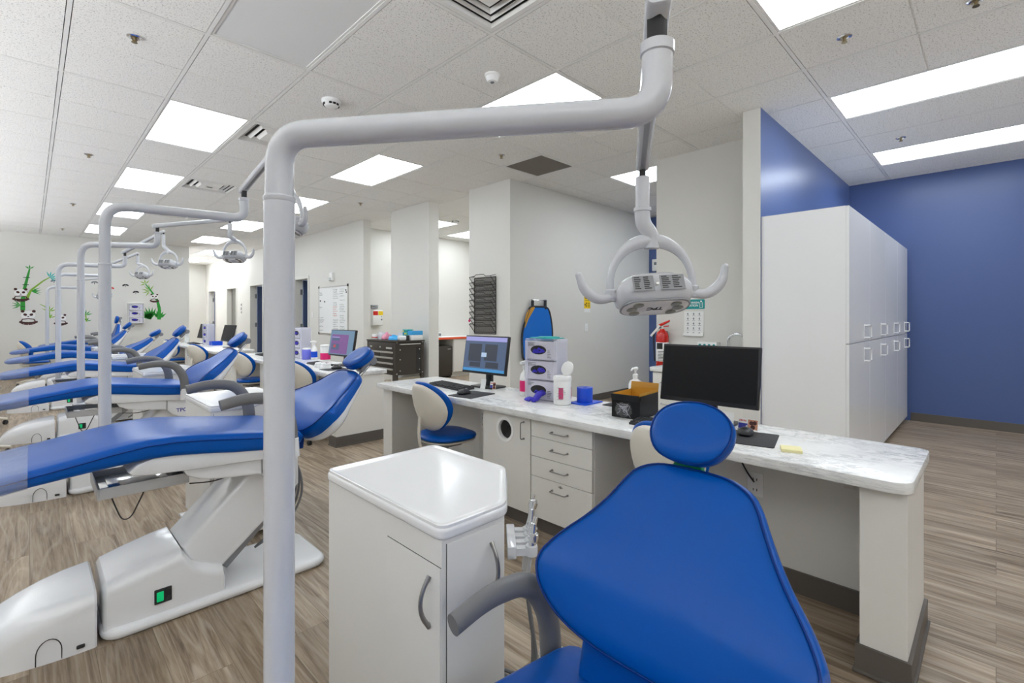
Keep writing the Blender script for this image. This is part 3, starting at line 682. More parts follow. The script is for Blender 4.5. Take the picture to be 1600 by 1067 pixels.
def pole_light(lab, base, z_arm, end, z_top, spring, stem_len, head, yaw, rad=.0232, bend=.07, hs=1.0, foot=None, collar=None, tilt=0, roll=0, zb=.552, cy=None):
    th = thing('pole_mounted_light', lab, 'dental lamp', (base[0], base[1], 0), 0, 'dental lamps on bent white poles')
    rel = lambda p: (p[0]-base[0], p[1]-base[1], p[2])
    cz = collar or z_arm-.30
    b = MB(); b.cyl((0, 0, zb), .055, .020, 32, .006); b.box(-.045, .045, -(base[1]-cy-.192), .04, zb-.014, zb, .003); b.build('mounting_bracket', 'enamel', th)
    b = MB(); b.tube([(0, 0, zb+.012), (0, 0, cz)], rad*1.09, 28); b.lathe([(rad*1.09, cz), (rad*1.14, cz+.002), (rad*1.14, cz+.008), (rad*1.02, cz+.011)], 28); b.build('lower_post', 'enamel', th)
    e = rel((end[0], end[1], z_arm)); et = rel((end[0], end[1], z_top))
    path = fillet([(0, 0, cz+.005), (0, 0, z_arm), e, et], [0, bend, bend*1.5, 0], 10)
    b = MB(); b.tube(path, rad, 28, up=(1, .3, 0)); b.build('bent_arm', 'enamel', th)
    b = MB(); b.lathe([(rad*.98, -.016), (rad*1.12, -.014), (rad*1.12, .002), (rad*.7, .004), (0, .004)], 28, M.Translation(et)); b.build('arm_collar', 'enamel', th)
    # spring arm
    sp0 = V((et[0], et[1], z_top+.055)); sp1 = V(rel(spring)); d = (sp1-sp0).normalized(); a0 = sp0-d*.035; a1 = sp1+d*.012
    b = MB(); b.tube([(et[0], et[1], z_top-.01), (et[0], et[1], z_top+.05)], .010, 14); b.box(et[0]-.012, et[0]+.012, et[1]-.012, et[1]+.012, z_top+.004, z_top+.045, .003); b.build('pivot_bracket', 'rubber', th)
    up = V((0, 0, 1)); side = d.cross(up).normalized(); up = side.cross(d)
    sec = [(p[0], p[1]) for p in round_rect(.019, .017, .010, 4)]
    b = MB(); b.loft([[a0+side*p[0]*k+up*p[1]*k for p in sec] for a_, k in ((0, .82),)]+[[a0+d*.006+side*p[0]+up*p[1] for p in sec], [a1-d*.006+side*p[0]*.9+up*p[1]*.9 for p in sec], [a1+side*p[0]*.72+up*p[1]*.72 for p in sec]])
    s = b.build('spring_arm', 'enamel', th)
    b = MB(); g = [(-.006, 0), (.006, 0), (.006, .003), (-.006, .003)]; q0 = a0+d*.06-up*.0185; q1 = a1-d*.04-up*.0170
    b.loft([[q0+side*p[0]+up*p[1] for p in g], [q1+side*p[0]+up*p[1] for p in g]]); b.build('arm_groove', 'greysteel', s, smooth=False)
    # stem down to the lamp
    hz = head[2]+.118*hs; hp = rel(head); st = sp1-V((0, 0, .022))
    b = MB(); b.tube([st+V((0, 0, .020)), st-V((0, 0, .018))], .0085, 12); b.build('stem_pin', 'rubber', th)
    j = V((st.x, st.y, st.z-stem_len)); knee = V((hp[0], hp[1], hz))
    b = MB(); b.tube([(st.x, st.y, st.z-.012), j], .0185*hs, 20); b.build('lamp_stem', 'enamel', th)
    p2 = fillet([j, V((j.x, j.y, j.z-.035)), knee+V((0, 0, .03)), knee-V((0, 0, .006))], .05, 6)
    b = MB(); b.tube(p2, [.0205*hs]*len(p2), 20); b.lathe([(.0205*hs, -.004), (.0235*hs, -.003), (.0235*hs, .006), (.0205*hs, .007)], 20, M.Translation(j)); b.build('stem_elbow', 'enamel', th)
    lamp_head(th, V(hp), yaw, hs, tilt, roll)
    return th
F2 = V((cos(R(45.05)), sin(R(45.05)))); R2 = V((sin(R(45.05)), -cos(R(45.05))))
pole_light('nearest white pole with its long bent arm and big dental lamp over the near chair', (.311, .891), 1.598, (.690, .372), 1.700, (1.160, .668, 1.685), .10, (1.185, .655, 1.350), R(-45), bend=.065, collar=1.48, hs=1.0, zb=.322, cy=.465, tilt=R(0), roll=R(-3))
PL = [((.262, 3.10), 1.83, (.857, 3.0), 1.945, (.90, 2.55, 2.15), .08, (.977, 2.61, 1.765), R(-88), 'second white pole, rising behind the second chair seat, its arm level below a lit panel'),
      ((.297, 5.30), 1.87, (.760, 4.98), 1.985, (1.29, 4.93, 2.16), .10, (1.345, 4.98, 1.840), R(-50), 'third white pole from the camera, its lamp hanging over the third chair'),
      ((.229, 7.50), 1.87, (.80, 7.30), 1.99, (1.12, 6.95, 2.28), .12, (1.16, 6.90, 1.905), R(-48), 'fourth white pole, its lamp silhouetted on the far wall left of the hallway'),
      ((.292, 9.70), 1.90, (.86, 9.75), 2.02, (1.17, 9.28, 2.24), .10, (1.22, 9.20, 1.915), R(-50), 'fifth white pole mostly hidden behind the fourth, its lamp above the bamboo sticker'),
      ((.221, 11.90), 1.80, (.70, 11.9), 1.90, (.93, 11.6, 1.98), .10, (.95, 11.5, 1.64), R(-50), 'farthest white pole, shortest in view at the far left')]
for k, (base, za, en, zt, sp, sl, hd_, yw, lab) in enumerate(PL): pole_light(lab, base, za, en, zt, sp, sl, hd_, yw, rad=.0232, bend=.10, cy=2.65+2.2*k)
# ---------------------------------------------------------------- delivery carts
def bow_handle(name, a, c, out, parent, r=.0045, m='nickel', bow=.026):
    a, c, out = V(a), V(c), V(out); pts = []
    for k in range(13):
        t = k/12; pts.append(a.lerp(c, t)+out*(bow*(1-(2*t-1)**2)+.001))
    b = MB(); b.tube(pts, [r*1.25]+[r]*11+[r*1.25], 10, flat=1.3); return b.build(name, m, parent)
def wire_handle(name, a, c, out, parent, r=.0035, h=.03):
    a, c, out = V(a), V(c), V(out)
    b = MB(); b.tube(fillet([a, a+out*h, c+out*h, c], .012, 4), r, 8)
    for q in (a, c): b.tube([q, q+out*.004], r*1.9, 10)
    return b.build(name, 'nickel', parent)
CW, CL, CZ = .43, .62, .79
def make_cart():
    t = thing('delivery_cart', '', 'dental cart')
    top = [(0, 0), (CW*.5, 0), (CW, CL*.36), (CW, CL), (0, CL)]; ins = [(.008, .008), (CW*.5-.004, .008), (CW-.012, CL*.36+.004), (CW-.012, CL-.012), (.008, CL-.012)]
    rd = lambda pts, r: [(p.x, p.y) for p in fillet([((pts[0][0]+pts[-1][0])/2, (pts[0][1]+pts[-1][1])/2)]+pts+[((pts[0][0]+pts[-1][0])/2, (pts[0][1]+pts[-1][1])/2)], r, 5)][:-1]
    b = MB(); b.prism(ins, .07, CZ-.034, bevel=.004); body = b.build('cabinet_body', 'cartgrey', t)
    b = MB(); b.prism(rd(top, .03), CZ-.036, CZ-.006, bevel=.010, seg=4)
    rim = rd([(.004, .004), (CW*.5-.002, .004), (CW-.004, CL*.36+.002), (CW-.004, CL-.004), (.004, CL-.004)], .028); n = len(rim)
    cx, cy = CW*.45, CL*.5; b.loft([[(p[0], p[1], CZ-.008) for p in rim], [(p[0], p[1], CZ-.001) for p in rim], [(cx+(p[0]-cx)*.985, cy+(p[1]-cy)*.985, CZ) for p in rim], [(cx+(p[0]-cx)*.955, cy+(p[1]-cy)*.955, CZ-.003) for p in rim], [(cx+(p[0]-cx)*.90, cy+(p[1]-cy)*.90, CZ-.0045) for p in rim]]); b.build('moulded_top', 'plastic', t)
    b = MB(); b.prism([(.03, .03), (CW*.5-.02, .03), (CW-.03, CL*.38), (CW-.03, CL-.03), (.03, CL-.03)], .035, .07); b.box(-.03, CW+.02, .02, .10, .03, .05, .006); b.box(-.03, CW+.02, CL-.10, CL-.02, .03, .05, .006); b.build('plinth', 'plastic', t)
    for x, y in ((-.005, .06), (CW-.005, .06), (-.005, CL-.06), (CW-.005, CL-.06)):
        b = MB(); b.cyl((x-.011, y, .022), .022, .022, 18, .003, 'X'); b.build('caster', 'rubber', t)
    # door on the long face (towards -x) and on the short face (towards -y)
    b = MB(); b.box(.004, .0085, .010, .246, .085, CZ-.10, .001); d = b.build('door', 'cartgrey', t)
    bow_handle('handle', (.004, .050, CZ-.13), (.004, .050, CZ-.25), (-1, 0, 0), d)
    b = MB(); b.box(.0074, .0085, .010, .248, CZ-.0998, CZ-.0984); b.box(.0074, .0085, .2462, .2478, .085, CZ-.0984); b.build('door_gap', 'darkgap', d, smooth=False)
    b = MB(); b.box(.022, CW*.5-.008, .004, .0085, .085, CZ-.045, .001); d = b.build('door', 'cartgrey', t)
    bow_handle('handle', (CW*.5-.055, .004, CZ-.085), (CW*.5-.055, .004, CZ-.215), (0, -1, 0), d)
    b = MB(); b.box(.0202, .0218, .0074, .0085, .085, CZ-.045); b.build('door_gap', 'darkgap', d, smooth=False)
    # instrument bar on the chamfered corner side
    b = MB(); p0 = V((CW*.62, CL*.10, 0)); nn = V((.6, -.55, 0)).normalized(); tt = V((.55, .6, 0)).normalized(); bs = V((CW*.80, CL*.205, 0))
    m = M(((tt.x, nn.x, 0, bs.x), (tt.y, nn.y, 0, bs.y), (0, 0, 1, 0), (0, 0, 0, 1)))
    b.box(-.08, .08, -.006, .02, CZ-.20, CZ-.165, .004, m); ib = b.build('instrument_bar', 'plastic', t)
    for k, q in enumerate((-.06, -.02, .02, .06)):
        b = MB(); b.loft([[m @ V((q+x_, y_, CZ-.184+z_)) for x_, z_ in ((-.012, -.010), (.012, -.010), (.012, .010), (-.012, .010))] for y_ in (.018, .055)]); b.lathe([(0, 0), (.017, .0), (.018, .004), (.018, .024), (.017, .028), (0, .028)], 16, m @ M.Translation((q, .064, CZ-.197)))
        h = b.build('instrument_holder', 'plastic', t)
        b = MB(); mm = m @ M.Translation((q, .064, CZ-.182)) @ M.Rotation(R(-7), 4, 'X')
        if k == 3: b.lathe([(.0, -.13), (.008, -.13), (.010, -.06), (.010, .0), (.012, .03), (.007, .06), (.005, .085), (0, .086)], 14, mm); b.sphere((0, 0, .06), .011)
        b.bm.free(); b = MB()
        L_ = (.075, .06, .085, .095)[k]
        b.lathe([(.0, -.12), (.007, -.12), (.0095, -.07), (.0095, .0), (.0115, .02), (.0075, .045), (.006, L_), (0, L_+.002)], 14, mm)
        b.lathe([(0, -.018), (.012, -.012), (.014, 0), (.012, .012), (0, .018)], 14, mm @ M.Translation((0, .004, .035 if k != 3 else .085)))
        b.tube([mm @ V((0, 0, L_-.01)), mm @ V((0, .004, L_+.02))], .004, 8); b.build('handpiece', 'chrome', h)
        b = MB(); s = mm @ V((0, 0, -.115)); pts = [s, s+V((.012, -.004, -.09)), s+V((.03, -.01, -.22)), s+V((.035, .02, -.36)), V((CW*.8, CL*.3+.02*k, .20)), V((CW-.03, CL*.5, .25))]
        b.tube(smooth_poly(pts, 5, False), .0058, 8); b.build('hose', 'armgrey', h)
    return t
ca = make_cart(); ca['group'] = 'delivery carts beside the dental chairs'
CARTS = [(.672, .905, 'nearest white five sided cart with bow handles, in front beside the near armrest'), (.690, 3.012, 'white cart between the second and third chairs, behind two grey armrests'), (.69, 5.222, 'small white cart just beyond the third chair, behind its armrest'),
         (.69, 7.422, 'white cart beyond the fourth chair, only its top showing'), (.69, 9.622, 'white cart beyond the fifth chair, almost hidden')]
for i, (x, y, lab) in enumerate(CARTS):
    c = ca if i == 0 else dup(ca); c.location = (x, y, 0); c['label'] = lab
# ---------------------------------------------------------------- desk runs
def make_desk(y0, names):
    D = 3.45; xf, xb = 2.06, 2.68; g = lambda k: k
    pw = thing('desk_base', names[0], 'desk base', (2.12, y0, 0), 0, 'painted panel bases carrying the desk tops')
    ox, oy = 2.12, y0
    def bx(b, x0, x1, ya, yb, z0, z1, bev=0): b.box(x0-ox, x1-ox, ya-oy+y0*0, yb-oy, z0, z1, bev)
    for a, c in ((y0+.0, y0+.135), (y0+D-.135, y0+D)):
        b = MB(); bx(b, 2.12, 2.64, a, c, .0, .68); e = b.build('end_panel', 'whitelam', pw, smooth=False)
        b = MB(); q = [(2.12-ox, a-oy), (2.64-ox, a-oy), (2.64-ox, c-oy), (2.12-ox, c-oy)]
        b.box(2.108-ox, 2.652-ox, a-.012-oy, c+.012-oy, 0, .10); b.box(2.100-ox, 2.660-ox, a-.020-oy, c+.020-oy, 0, .012, .004); b.build('rubber_base', 'base', e, smooth=False)
    b = MB(); bx(b, 2.52, 2.64, y0+.135, y0+D-.135, 0, .68); e = b.build('back_panel', 'whitelam', pw, smooth=False)
    b = MB(); bx(b, 2.508, 2.52, y0+.15, y0+D-.15, 0, .10); b.build('rubber_base', 'base', e, smooth=False)
    for yy in (y0+.62, y0+2.62):
        b = MB(); bx(b, 2.512, 2.52, yy-.036, yy+.036, .40, .515, .002); o = b.build('wall_outlet', 'white', e)
        b = MB()
        for z in (.432, .482):
            for dy in (-.008, .008): bx(b, 2.5105, 2.513, yy+dy-.0015, yy+dy+.0015, z-.006, z+.006)
        b.build('outlet_slots', 'darkgap', o, smooth=False)
    for yy in (y0+.18, y0+D-.18):
        b = MB(); b.prism_xz([(2.16-ox, .68), (2.16-ox, .655), (2.20-ox, .625), (2.46-ox, .62), (2.50-ox, .56), (2.52-ox, .46), (2.52-ox, .68)], yy-.018-oy, yy+.018-oy, .005); b.build('bracket', 'whitelam', pw)
    # worktop
    tp = MB();     E_ = D+.036; pts = [(p.x, p.y) for p in fillet([(.31, 0), (.62, 0), (.62, E_), (0, E_), (0, 0), (.31, 0)], [0, .05, .02, .02, .07, 0], 6)][:-1]
    tp.prism(pts, 0, .04, bevel=.004); o = tp.build('worktop', 'marble', loc=(xf, y0-.018, .68)); tag(o, names[1], 'worktop', 'marble patterned desk tops')
    # cupboard with the round waste hole
    ya, yb = y0+1.735, y0+2.16
    cu = thing('waste_cupboard', names[2], 'cupboard', (2.10, ya, 0), 0, 'cupboards with a round waste hole'); ox, oy = 2.10, ya
    w = yb-ya
    b = MB(); b.box(.02, .40, .0, .016, .10, .68); b.box(.02, .40, w-.016, w, .10, .68); b.box(.02, .40, 0, w, .10, .116); b.box(.385, .40, 0, w, .10, .68); b.build('carcass', 'whitelam', cu, smooth=False)
    b = MB(); b.box(.06, .36, .0, w, .0, .10); b.build('toe_kick', 'base', cu, smooth=False)
    # door as a plate with a round hole
    n = 32; hy, hz, hr = w*.51, .575, .062
    ring = [(hy+hr*cos(2*pi*k/n), hz+hr*sin(2*pi*k/n)) for k in range(n)]
    def edge(k):
        a = 2*pi*k/n; c, s_ = cos(a), sin(a); t_ = min(((w-.003-hy)/c) if c > 1e-6 else ((.003-hy)/c if c < -1e-6 else 9), ((.672-hz)/s_) if s_ > 1e-6 else ((.105-hz)/s_ if s_ < -1e-6 else 9)); return (hy+c*t_, hz+s_*t_)
    b = MB(); ou = [edge(k) for k in range(n)]
    # snap nearest samples to the corners so the outline stays rectangular
    for cy_, cz_ in ((.003, .105), (w-.003, .105), (.003, .672), (w-.003, .672)):
        k = min(range(n), key=lambda q: (ou[q][0]-cy_)**2+(ou[q][1]-cz_)**2); ou[k] = (cy_, cz_)
    rgs = [[(.0, p[0], p[1]) for p in ring], [(.0, p[0], p[1]) for p in ou], [(.02, p[0], p[1]) for p in ou], [(.02, p[0], p[1]) for p in ring], [(.0, p[0], p[1]) for p in ring]]
    b.loft(rgs, cap=False); d = b.build('door', 'whitelam', cu, smooth=False)
    b = MB(); m = M.Translation((-.004, hy, hz)) @ M.Rotation(R(90), 4, 'Y'); b.lathe([(.060, 0), (.076, 0), (.078, .003), (.076, .0065), (.064, .0065), (.060, .022), (.058, .022), (.058, .002), (.060, 0)], 32, m); b.build('hole_grommet', 'white', d)
    wire_handle('handle', (0, .055, .645), (0, .055, .545), (-1, 0, 0), d)
    # drawer unit
    ya, yb = y0+1.29, y0+1.733; w = yb-ya
    dr = thing('drawer_cabinet', names[3], 'drawer cabinet', (2.10, ya, 0), 0, 'four drawer cabinets under the desks')
    b = MB(); b.box(.02, .40, 0, w, .10, .68); b.build('carcass', 'whitelam', dr, smooth=False)
    b = MB(); b.box(.06, .36, 0, w, 0, .10); b.build('toe_kick', 'base', dr, smooth=False)
    for z0, z1 in ((.105, .342), (.345, .458), (.461, .572), (.575, .672)):
        b = MB(); b.box(0, .02, .003, w-.003, z0, z1, .0012); f = b.build('drawer', 'whitelam', dr, smooth=False)
        zc = z1-.052; wire_handle('handle', (0, w/2+.055, zc), (0, w/2-.055, zc), (-1, 0, 0), f)
        if z0 < .2:
            b = MB(); b.cyl((-.002, w/2-.005, z1-.02), .008, .003, 12, 0, 'X'); b.box(-.003, 0, w/2-.02, w/2+.01, z1-.0215, z1-.0185); b.build('drawer_lock', 'nickel', f)
make_desk(.213, ('painted panel base under the nearest desk, its end post at the lower right', 'nearest marble desk top, running across the middle to the right', 'cupboard with round hole under the nearest desk, left of the drawers', 'four drawer cabinet under the nearest desk, right of the round hole door'))
make_desk(4.545, ('painted panel base with grey base under the second desk, beyond the gap', 'second marble desk top, behind the second chair headrest', 'cupboard with round hole under the second desk, hidden by the second chair', 'four drawer cabinet under the second desk, hidden by the nearest pole'))
make_desk(8.79, ('painted panel base under the farthest desk', 'farthest pale desk top, behind the third chair headrest', 'cupboard under the farthest desk, between its two stools', 'four drawer cabinet under the farthest desk, beside a white backed stool'))
# ---------------------------------------------------------------- stools
def make_stool():
    t = thing('clinic_stool', '', 'stool')
    for k in range(5):
        a = 2*pi*k/5+.3; c, s_ = cos(a), sin(a)
        b = MB(); b.tube([(.03*c, .03*s_, .115), (.15*c, .15*s_, .098), (.27*c, .27*s_, .066)], [.022, .018, .014], 12, flat=1.0, rnd=True); l = b.build('leg', 'cream', t)
        b = MB(); b.tube([(.262*c, .262*s_, .066), (.262*c, .262*s_, .04)], .006, 8); m = M.Translation((.262*c, .262*s_, .025)) @ M.Rotation(a+.6, 4, 'Z')
        for q in (-.016, .004): b.lathe([(0, q), (.022, q), (.025, q+.003), (.025, q+.009), (.022, q+.012), (0, q+.012)], 16, m @ M.Rotation(R(90), 4, 'X'))
        b.build('caster', 'rubber', l)
    b = MB(); b.cyl((0, 0, .09), .036, .05, 20, .006); b.cyl((0, 0, .13), .026, .14, 20, .003); b.cyl((0, 0, .26), .016, .12, 16); b.build('gas_column', 'greysteel', t)
    b = MB(); b.box(-.09, .09, -.07, .07, .365, .395, .008); b.tube(fillet([(.03, .06, .375), (.05, .16, .372), (.06, .20, .380)], .03, 4), .005, 8); b.build('seat_mechanism', 'greysteel', t)
    ol = [(p.x, p.y) for p in smooth_poly([(.19, 0), (.175, .12), (.10, .19), (-.02, .198), (-.13, .165), (-.185, .08), (-.195, 0), (-.185, -.08), (-.13, -.165), (-.02, -.198), (.10, -.19), (.175, -.12)], 3)]
    pr = lambda k: math.sqrt(max(0, 1-k**3.5))
    b = MB(); dip = lambda u, v: .012*((u/.2)**2+(v/.2)**2); b.pad(ol, lambda u, v, k: .437+dip(u, v)*.6+.028*pr(k), lambda u, v, k: .430+dip(u, v)*.6-.012*pr(k), (0, 0), mtx=None); b.build('seat', 'blue', t, ang=60)
    b = MB(); b.pad([(u*.97, v*.97) for u, v in ol], lambda u, v, k: .424, lambda u, v, k: .418-.026*pr(k)*(1-.4*(u*u+v*v)/.04), (0, 0)); b.build('seat_shell', 'cream', t, ang=60)
    # backrest: local x = sideways, local y = up; leaning back, faces +x
    bo = [(p.x, p.y) for p in smooth_poly([(0, -.155), (.07, -.145), (.125, -.10), (.155, -.03), (.150, .05), (.115, .12), (.06, .165), (0, .175), (-.06, .165), (-.115, .12), (-.150, .05), (-.155, -.03), (-.125, -.10), (-.07, -.145)], 3)]
    mt = M(((0, -sin(R(20)), cos(R(20)), -.185), (1, 0, 0, 0), (0, cos(R(20)), sin(R(20)), .640), (0, 0, 0, 1))) @ M.Scale(1.06, 4)
    md = lambda u, v: .095*(u/.155)**2*.9+.018*(v/.16)**2
    b = MB(); b.pad(bo, lambda u, v, k: md(u, v)+.006+.030*pr(k), lambda u, v, k: md(u, v)-.004, (0, 0), mtx=mt @ M.Diagonal((1.045, 1.045, 1.25, 1))); b.build('backrest', 'blue', t, ang=60)
    b = MB(); b.pad([(u*1.0, v*1.0) for u, v in bo], lambda u, v, k: md(u, v)-.004, lambda u, v, k: md(u, v)-.010-.030*pr(k), (0, 0), mtx=mt); b.build('back_shell', 'cream', t, ang=60)
    b = MB(); b.tube(fillet([(-.06, 0, .372), (-.205, 0, .372), (-.222, 0, .46), (-.212, 0, .60)], .05, 5), .013, 12, flat=.8); b.build('back_bar', 'cream', t)
    return t
s0 = make_stool()
ST = [(2.095, 2.76, -4, 'blue and cream stool tucked under the left half of the nearest desk'), (2.08, 1.03, 6, 'stool tucked under the nearest desk, mostly hidden by the near headrest'), (2.08, 5.04, 10, 'stool under the second desk, just right of the nearest pole, above the second chair'),
      (2.075, 6.92, 14, 'stool under the second desk, directly right of the third chair back'), (2.05, 11.28, 18, 'stool under the farthest desk, just right of the fourth chair back'), (2.045, 9.25, 24, 'stool at the farthest desk with only its pale back edge showing over the third chair'),
      (.09, 12.45, -5, 'stool with grey shaded back in front of the far wall, at the far left'), (-.37, 6.36, 12, 'stool at the left edge with crossing white legs, before the fourth chair toe cover'), (-.45, 8.2, 75, 'stool at the left edge with pale legs between the fourth and fifth chairs')]
for i, (x, y, a, lab) in enumerate(ST):
    c = s0 if i == 0 else dup(s0); c.location = (x, y, 0); c.rotation_euler = (0, 0, R(a)); c['label'] = lab; c['group'] = 'blue clinic stools'
# ---------------------------------------------------------------- tall lockers
LX0, LW = 4.275, .825
for k in range(4):
    x = LX0+k*LW
    t = thing('tall_cabinet', ('tall white cabinet nearest the desk, its broad plain side showing', 'second tall white cabinet from the desk', 'third tall white cabinet from the desk', 'tall white cabinet standing closest to the blue end wall')[k], 'tall cabinet', (x, .765, 0), 0, 'tall white cabinets along the blue wall')
    b = MB(); b.box(0, LW-.002, .02, .603, .06, 2.10); b.build('carcass', 'whitecab', t, smooth=False)
    b = MB(); b.box(.0, LW-.002, .07, .56, 0, .06); b.build('toe_kick', 'base', t, smooth=False)
    for z0, z1 in ((.062, 1.070), (1.076, 2.098)):
        b = MB(); b.box(.002, LW-.004, 0, .0195, z0, z1, .0015); d = b.build('door', 'whitecab', t, smooth=False)
        hz = 1.155 if z0 > 1 else .965
        b = MB(); hx = LW*.76; w_, h_ = .048, .050; pts = [(hx-w_, -.001, hz-h_), (hx-w_, -.034, hz-h_), (hx+w_, -.034, hz-h_), (hx+w_, -.034, hz+h_), (hx-w_, -.034, hz+h_), (hx-w_, -.001, hz+h_)]
        b.tube(fillet(pts, [0, .008, .02, .02, .008, 0], 4), .0065, 10); b.box(hx-w_-.01, hx-w_+.01, -.004, .001, hz-h_-.012, hz+h_+.012, .002); b.build('handle', 'plastic', d)
# ---------------------------------------------------------------- things on the desks
DT = .72
def make_monitor(lab, x, y, rz=0, w=.49, h=.30, ui=None, tilt=9, base=True):
    t = thing('computer_monitor', lab, 'monitor', (x, y, DT), R(rz), 'desk monitors')
    b = MB(); b.prism([(p[0], p[1]) for p in round_rect(.085, .125, .02, 4)], 0, .012, bevel=.004); b.build('stand_base', 'black', t)
    b = MB(); b.box(.0, .03, -.03, .03, .010, .20, .006); b.build('stand_neck', 'black', t)
    m = M.Translation((-.03, 0, .255)) @ M.Rotation(R(tilt), 4, 'Y')
    b = MB(); b.box(-.012, .018, -w/2, w/2, -h/2, h/2, .004, m); b.box(.015, .045, -w*.28, w*.28, -h*.3, h*.3, .008, m); s = b.build('screen_housing', 'black', t)
    X = -.0125; pw, ph = w/2-.008, h/2-.010
    def q(b, y0, y1, z0, z1, k, o=0): b.mi = k; b.box(X-.0006*(o+1), X+.0005, y0, y1, z0, z1, 0, m)
    b = MB(); Y = lambda f: pw-2*pw*f; Z = lambda f: ph-2*ph*f-.0
    if ui == 'desktop':
        ms = ['scr1', 'scr2', 'scr3', 'scr4', 'scr5', 'black']
        q(b, -pw, pw, -ph+.008, ph, 0); q(b, -pw, pw, Z(.12), ph, 1, 1); q(b, -pw, pw, -ph+.008, -ph+.03, 2, 1)
        q(b, Y(.42), Y(.10), Z(.70), Z(.20), 3, 1); q(b, Y(.80), Y(.50), Z(.66), Z(.20), 3, 1); q(b, Y(.42), Y(.15), Z(.85), Z(.72), 3, 2); q(b, Y(.85), Y(.55), Z(.86), Z(.70), 3, 2); q(b, Y(.55), Y(.43), Z(.56), Z(.44), 4, 3)
        for k in range(5): q(b, Y(.52), Y(.45), Z(.47+.017*k)-.0012, Z(.47+.017*k), 1, 4)
    elif ui == 'purple':
        ms = ['scr7', 'scr6', 'scr2', 'scr8', 'scr1']
        q(b, -pw, pw, -ph+.008, ph, 0); q(b, Y(.78), Y(.06), Z(.94), Z(.16), 1, 1); q(b, Y(.40), Y(.10), Z(.42), Z(.30), 4, 2); q(b, Y(.42), Y(.10), Z(.78), Z(.54), 4, 2); q(b, Y(.28), Y(.18), Z(.70), Z(.58), 3, 3); q(b, Y(.40), Y(.08), Z(.29), Z(.26), 2, 2)
    else:
        ms = ['blackgloss']; q(b, -pw, pw, -ph+.012, ph, 0)
    b.build('screen', ms, s, smooth=False)
    b = MB(); b.tube(fillet([(.03, .03, .16), (.06, .05, .10), (.075, .08, .03), (.08, .10, .004)], .03, 4), .003, 6); b.build('cable', 'wire', t)
    return t
make_monitor('monitor with a lit desktop of dark windows, on the left half of the nearest desk', 2.57, 2.84, 3, .47, .30, 'desktop')
make_monitor('wide black switched off monitor directly behind the near headrest', 2.53, 1.06, 2, .50, .305)
make_monitor('monitor with a purple screen on the second desk, left of the espresso tool cart', 2.54, 5.24, 4, .52, .30, 'purple')
make_monitor('dark monitor on the farthest desk, left of the far glove box tower', 2.56, 11.5, 6, .47, .30, tilt=14)
make_monitor('dark monitor on the farthest desk, right of the far glove box tower', 2.55, 9.72, 6, .47, .30, tilt=14)
def make_keyboard(lab, x, y, rz=0):
    t = thing('keyboard', lab, 'keyboard', (x, y, DT), R(rz), 'black keyboards')
    b = MB(); b.prism_xz([(-.072, .0), (-.072, .012), (.068, .022), (.072, .018), (.072, 0)], -.225, .225, .003); k_ = b.build('case', 'black', t)
    b = MB(); sl = (.022-.012)/.14
    for r in range(6):
        for c in range(21):
            if r == 0 and 4 <= c <= 8: continue
            if c in (14, 18) and r in (0, 2): continue
            yy = .212-c*.0205; xx = -.058+r*.021; z = .012+(xx+.072)*sl; b.box(xx-.008, xx+.008, yy-.008, yy+.008, z-.001, z+.006)
        if r == 0: b.box(-.066, -.050, .05, .13, .012, .0185)
    k2 = b.build('keys', 'rubber', k_, smooth=False); k2['kind'] = 'stuff'
    return t
make_keyboard('black keyboard beside the lit desktop monitor on the nearest desk', 2.36, 3.05, -6)
make_keyboard('black keyboard before the switched off monitor, mostly behind the near headrest', 2.27, 1.12, 0)
make_keyboard('black keyboard before the purple screen on the second desk', 2.36, 5.50, -4)
make_keyboard('black keyboard on the farthest desk before the left dark monitor', 2.36, 11.55, 0)
make_keyboard('black keyboard lying on the second desk at its far end, near the third chair headrest', 2.38, 7.35, 0)
def make_mouse(lab, x, y, rz, pad=None):
    if pad:
        b = MB(); b.prism(round_rect(pad[2]/2, pad[3]/2, .012, 4), 0, .004, bevel=.001); o = b.build('mouse_pad', 'rubber', loc=(pad[0], pad[1], DT)); o.rotation_euler = (0, 0, R(pad[4])); tag(o, pad[5], 'mouse pad', 'black mouse pads')
    t = thing('computer_mouse', lab, 'mouse', (x, y, DT+(.004 if pad else 0)), R(rz), 'computer mice')
    ol = [(p.x, p.y) for p in smooth_poly([(.058, 0), (.05, .024), (.01, .032), (-.04, .03), (-.056, .014), (-.056, -.014), (-.04, -.03), (.01, -.032), (.05, -.024)], 3)]
    b = MB(); pr = lambda k: math.sqrt(max(0, 1-k**2.6)); b.pad(ol, lambda u, v, k: .008+.028*pr(k)*(1-.25*((u+.02)/.06)**2), lambda u, v, k: .008-.008*min(1, (1-k)*8), (0, 0)); b_ = b.build('shell', 'black', t, ang=60)
    b = MB(); b.cyl((.028, -.004, .030), .009, .008, 14, .001, 'Y'); b.build('scroll_wheel', 'greysteel', t)
    b = MB(); b.tube(smooth_poly([(.055, 0, .010), (.075, .004, .006), (.085, .02, .004), (.08, .05, .004)], 5, False), .0022, 6); b.build('cable', 'wire', t)
make_mouse('black mouse on the pad beside the desktop monitor keyboard', 2.20, 2.69, 12, (2.23, 2.64, .27, .22, 8, 'black mouse pad at the front edge of the nearest desk, above the tucked stool'))
make_mouse('dark mouse on the pad right of the near headrest', 2.385, .832, 10, (2.335, .795, .27, .215, 12, 'dark mouse pad right of the near headrest'))
make_mouse('mouse before the purple screen, partly hidden by the second chair headrest', 2.30, 4.93, 0, (2.27, 4.92, .24, .2, 4, 'black mouse pad before the purple screen'))
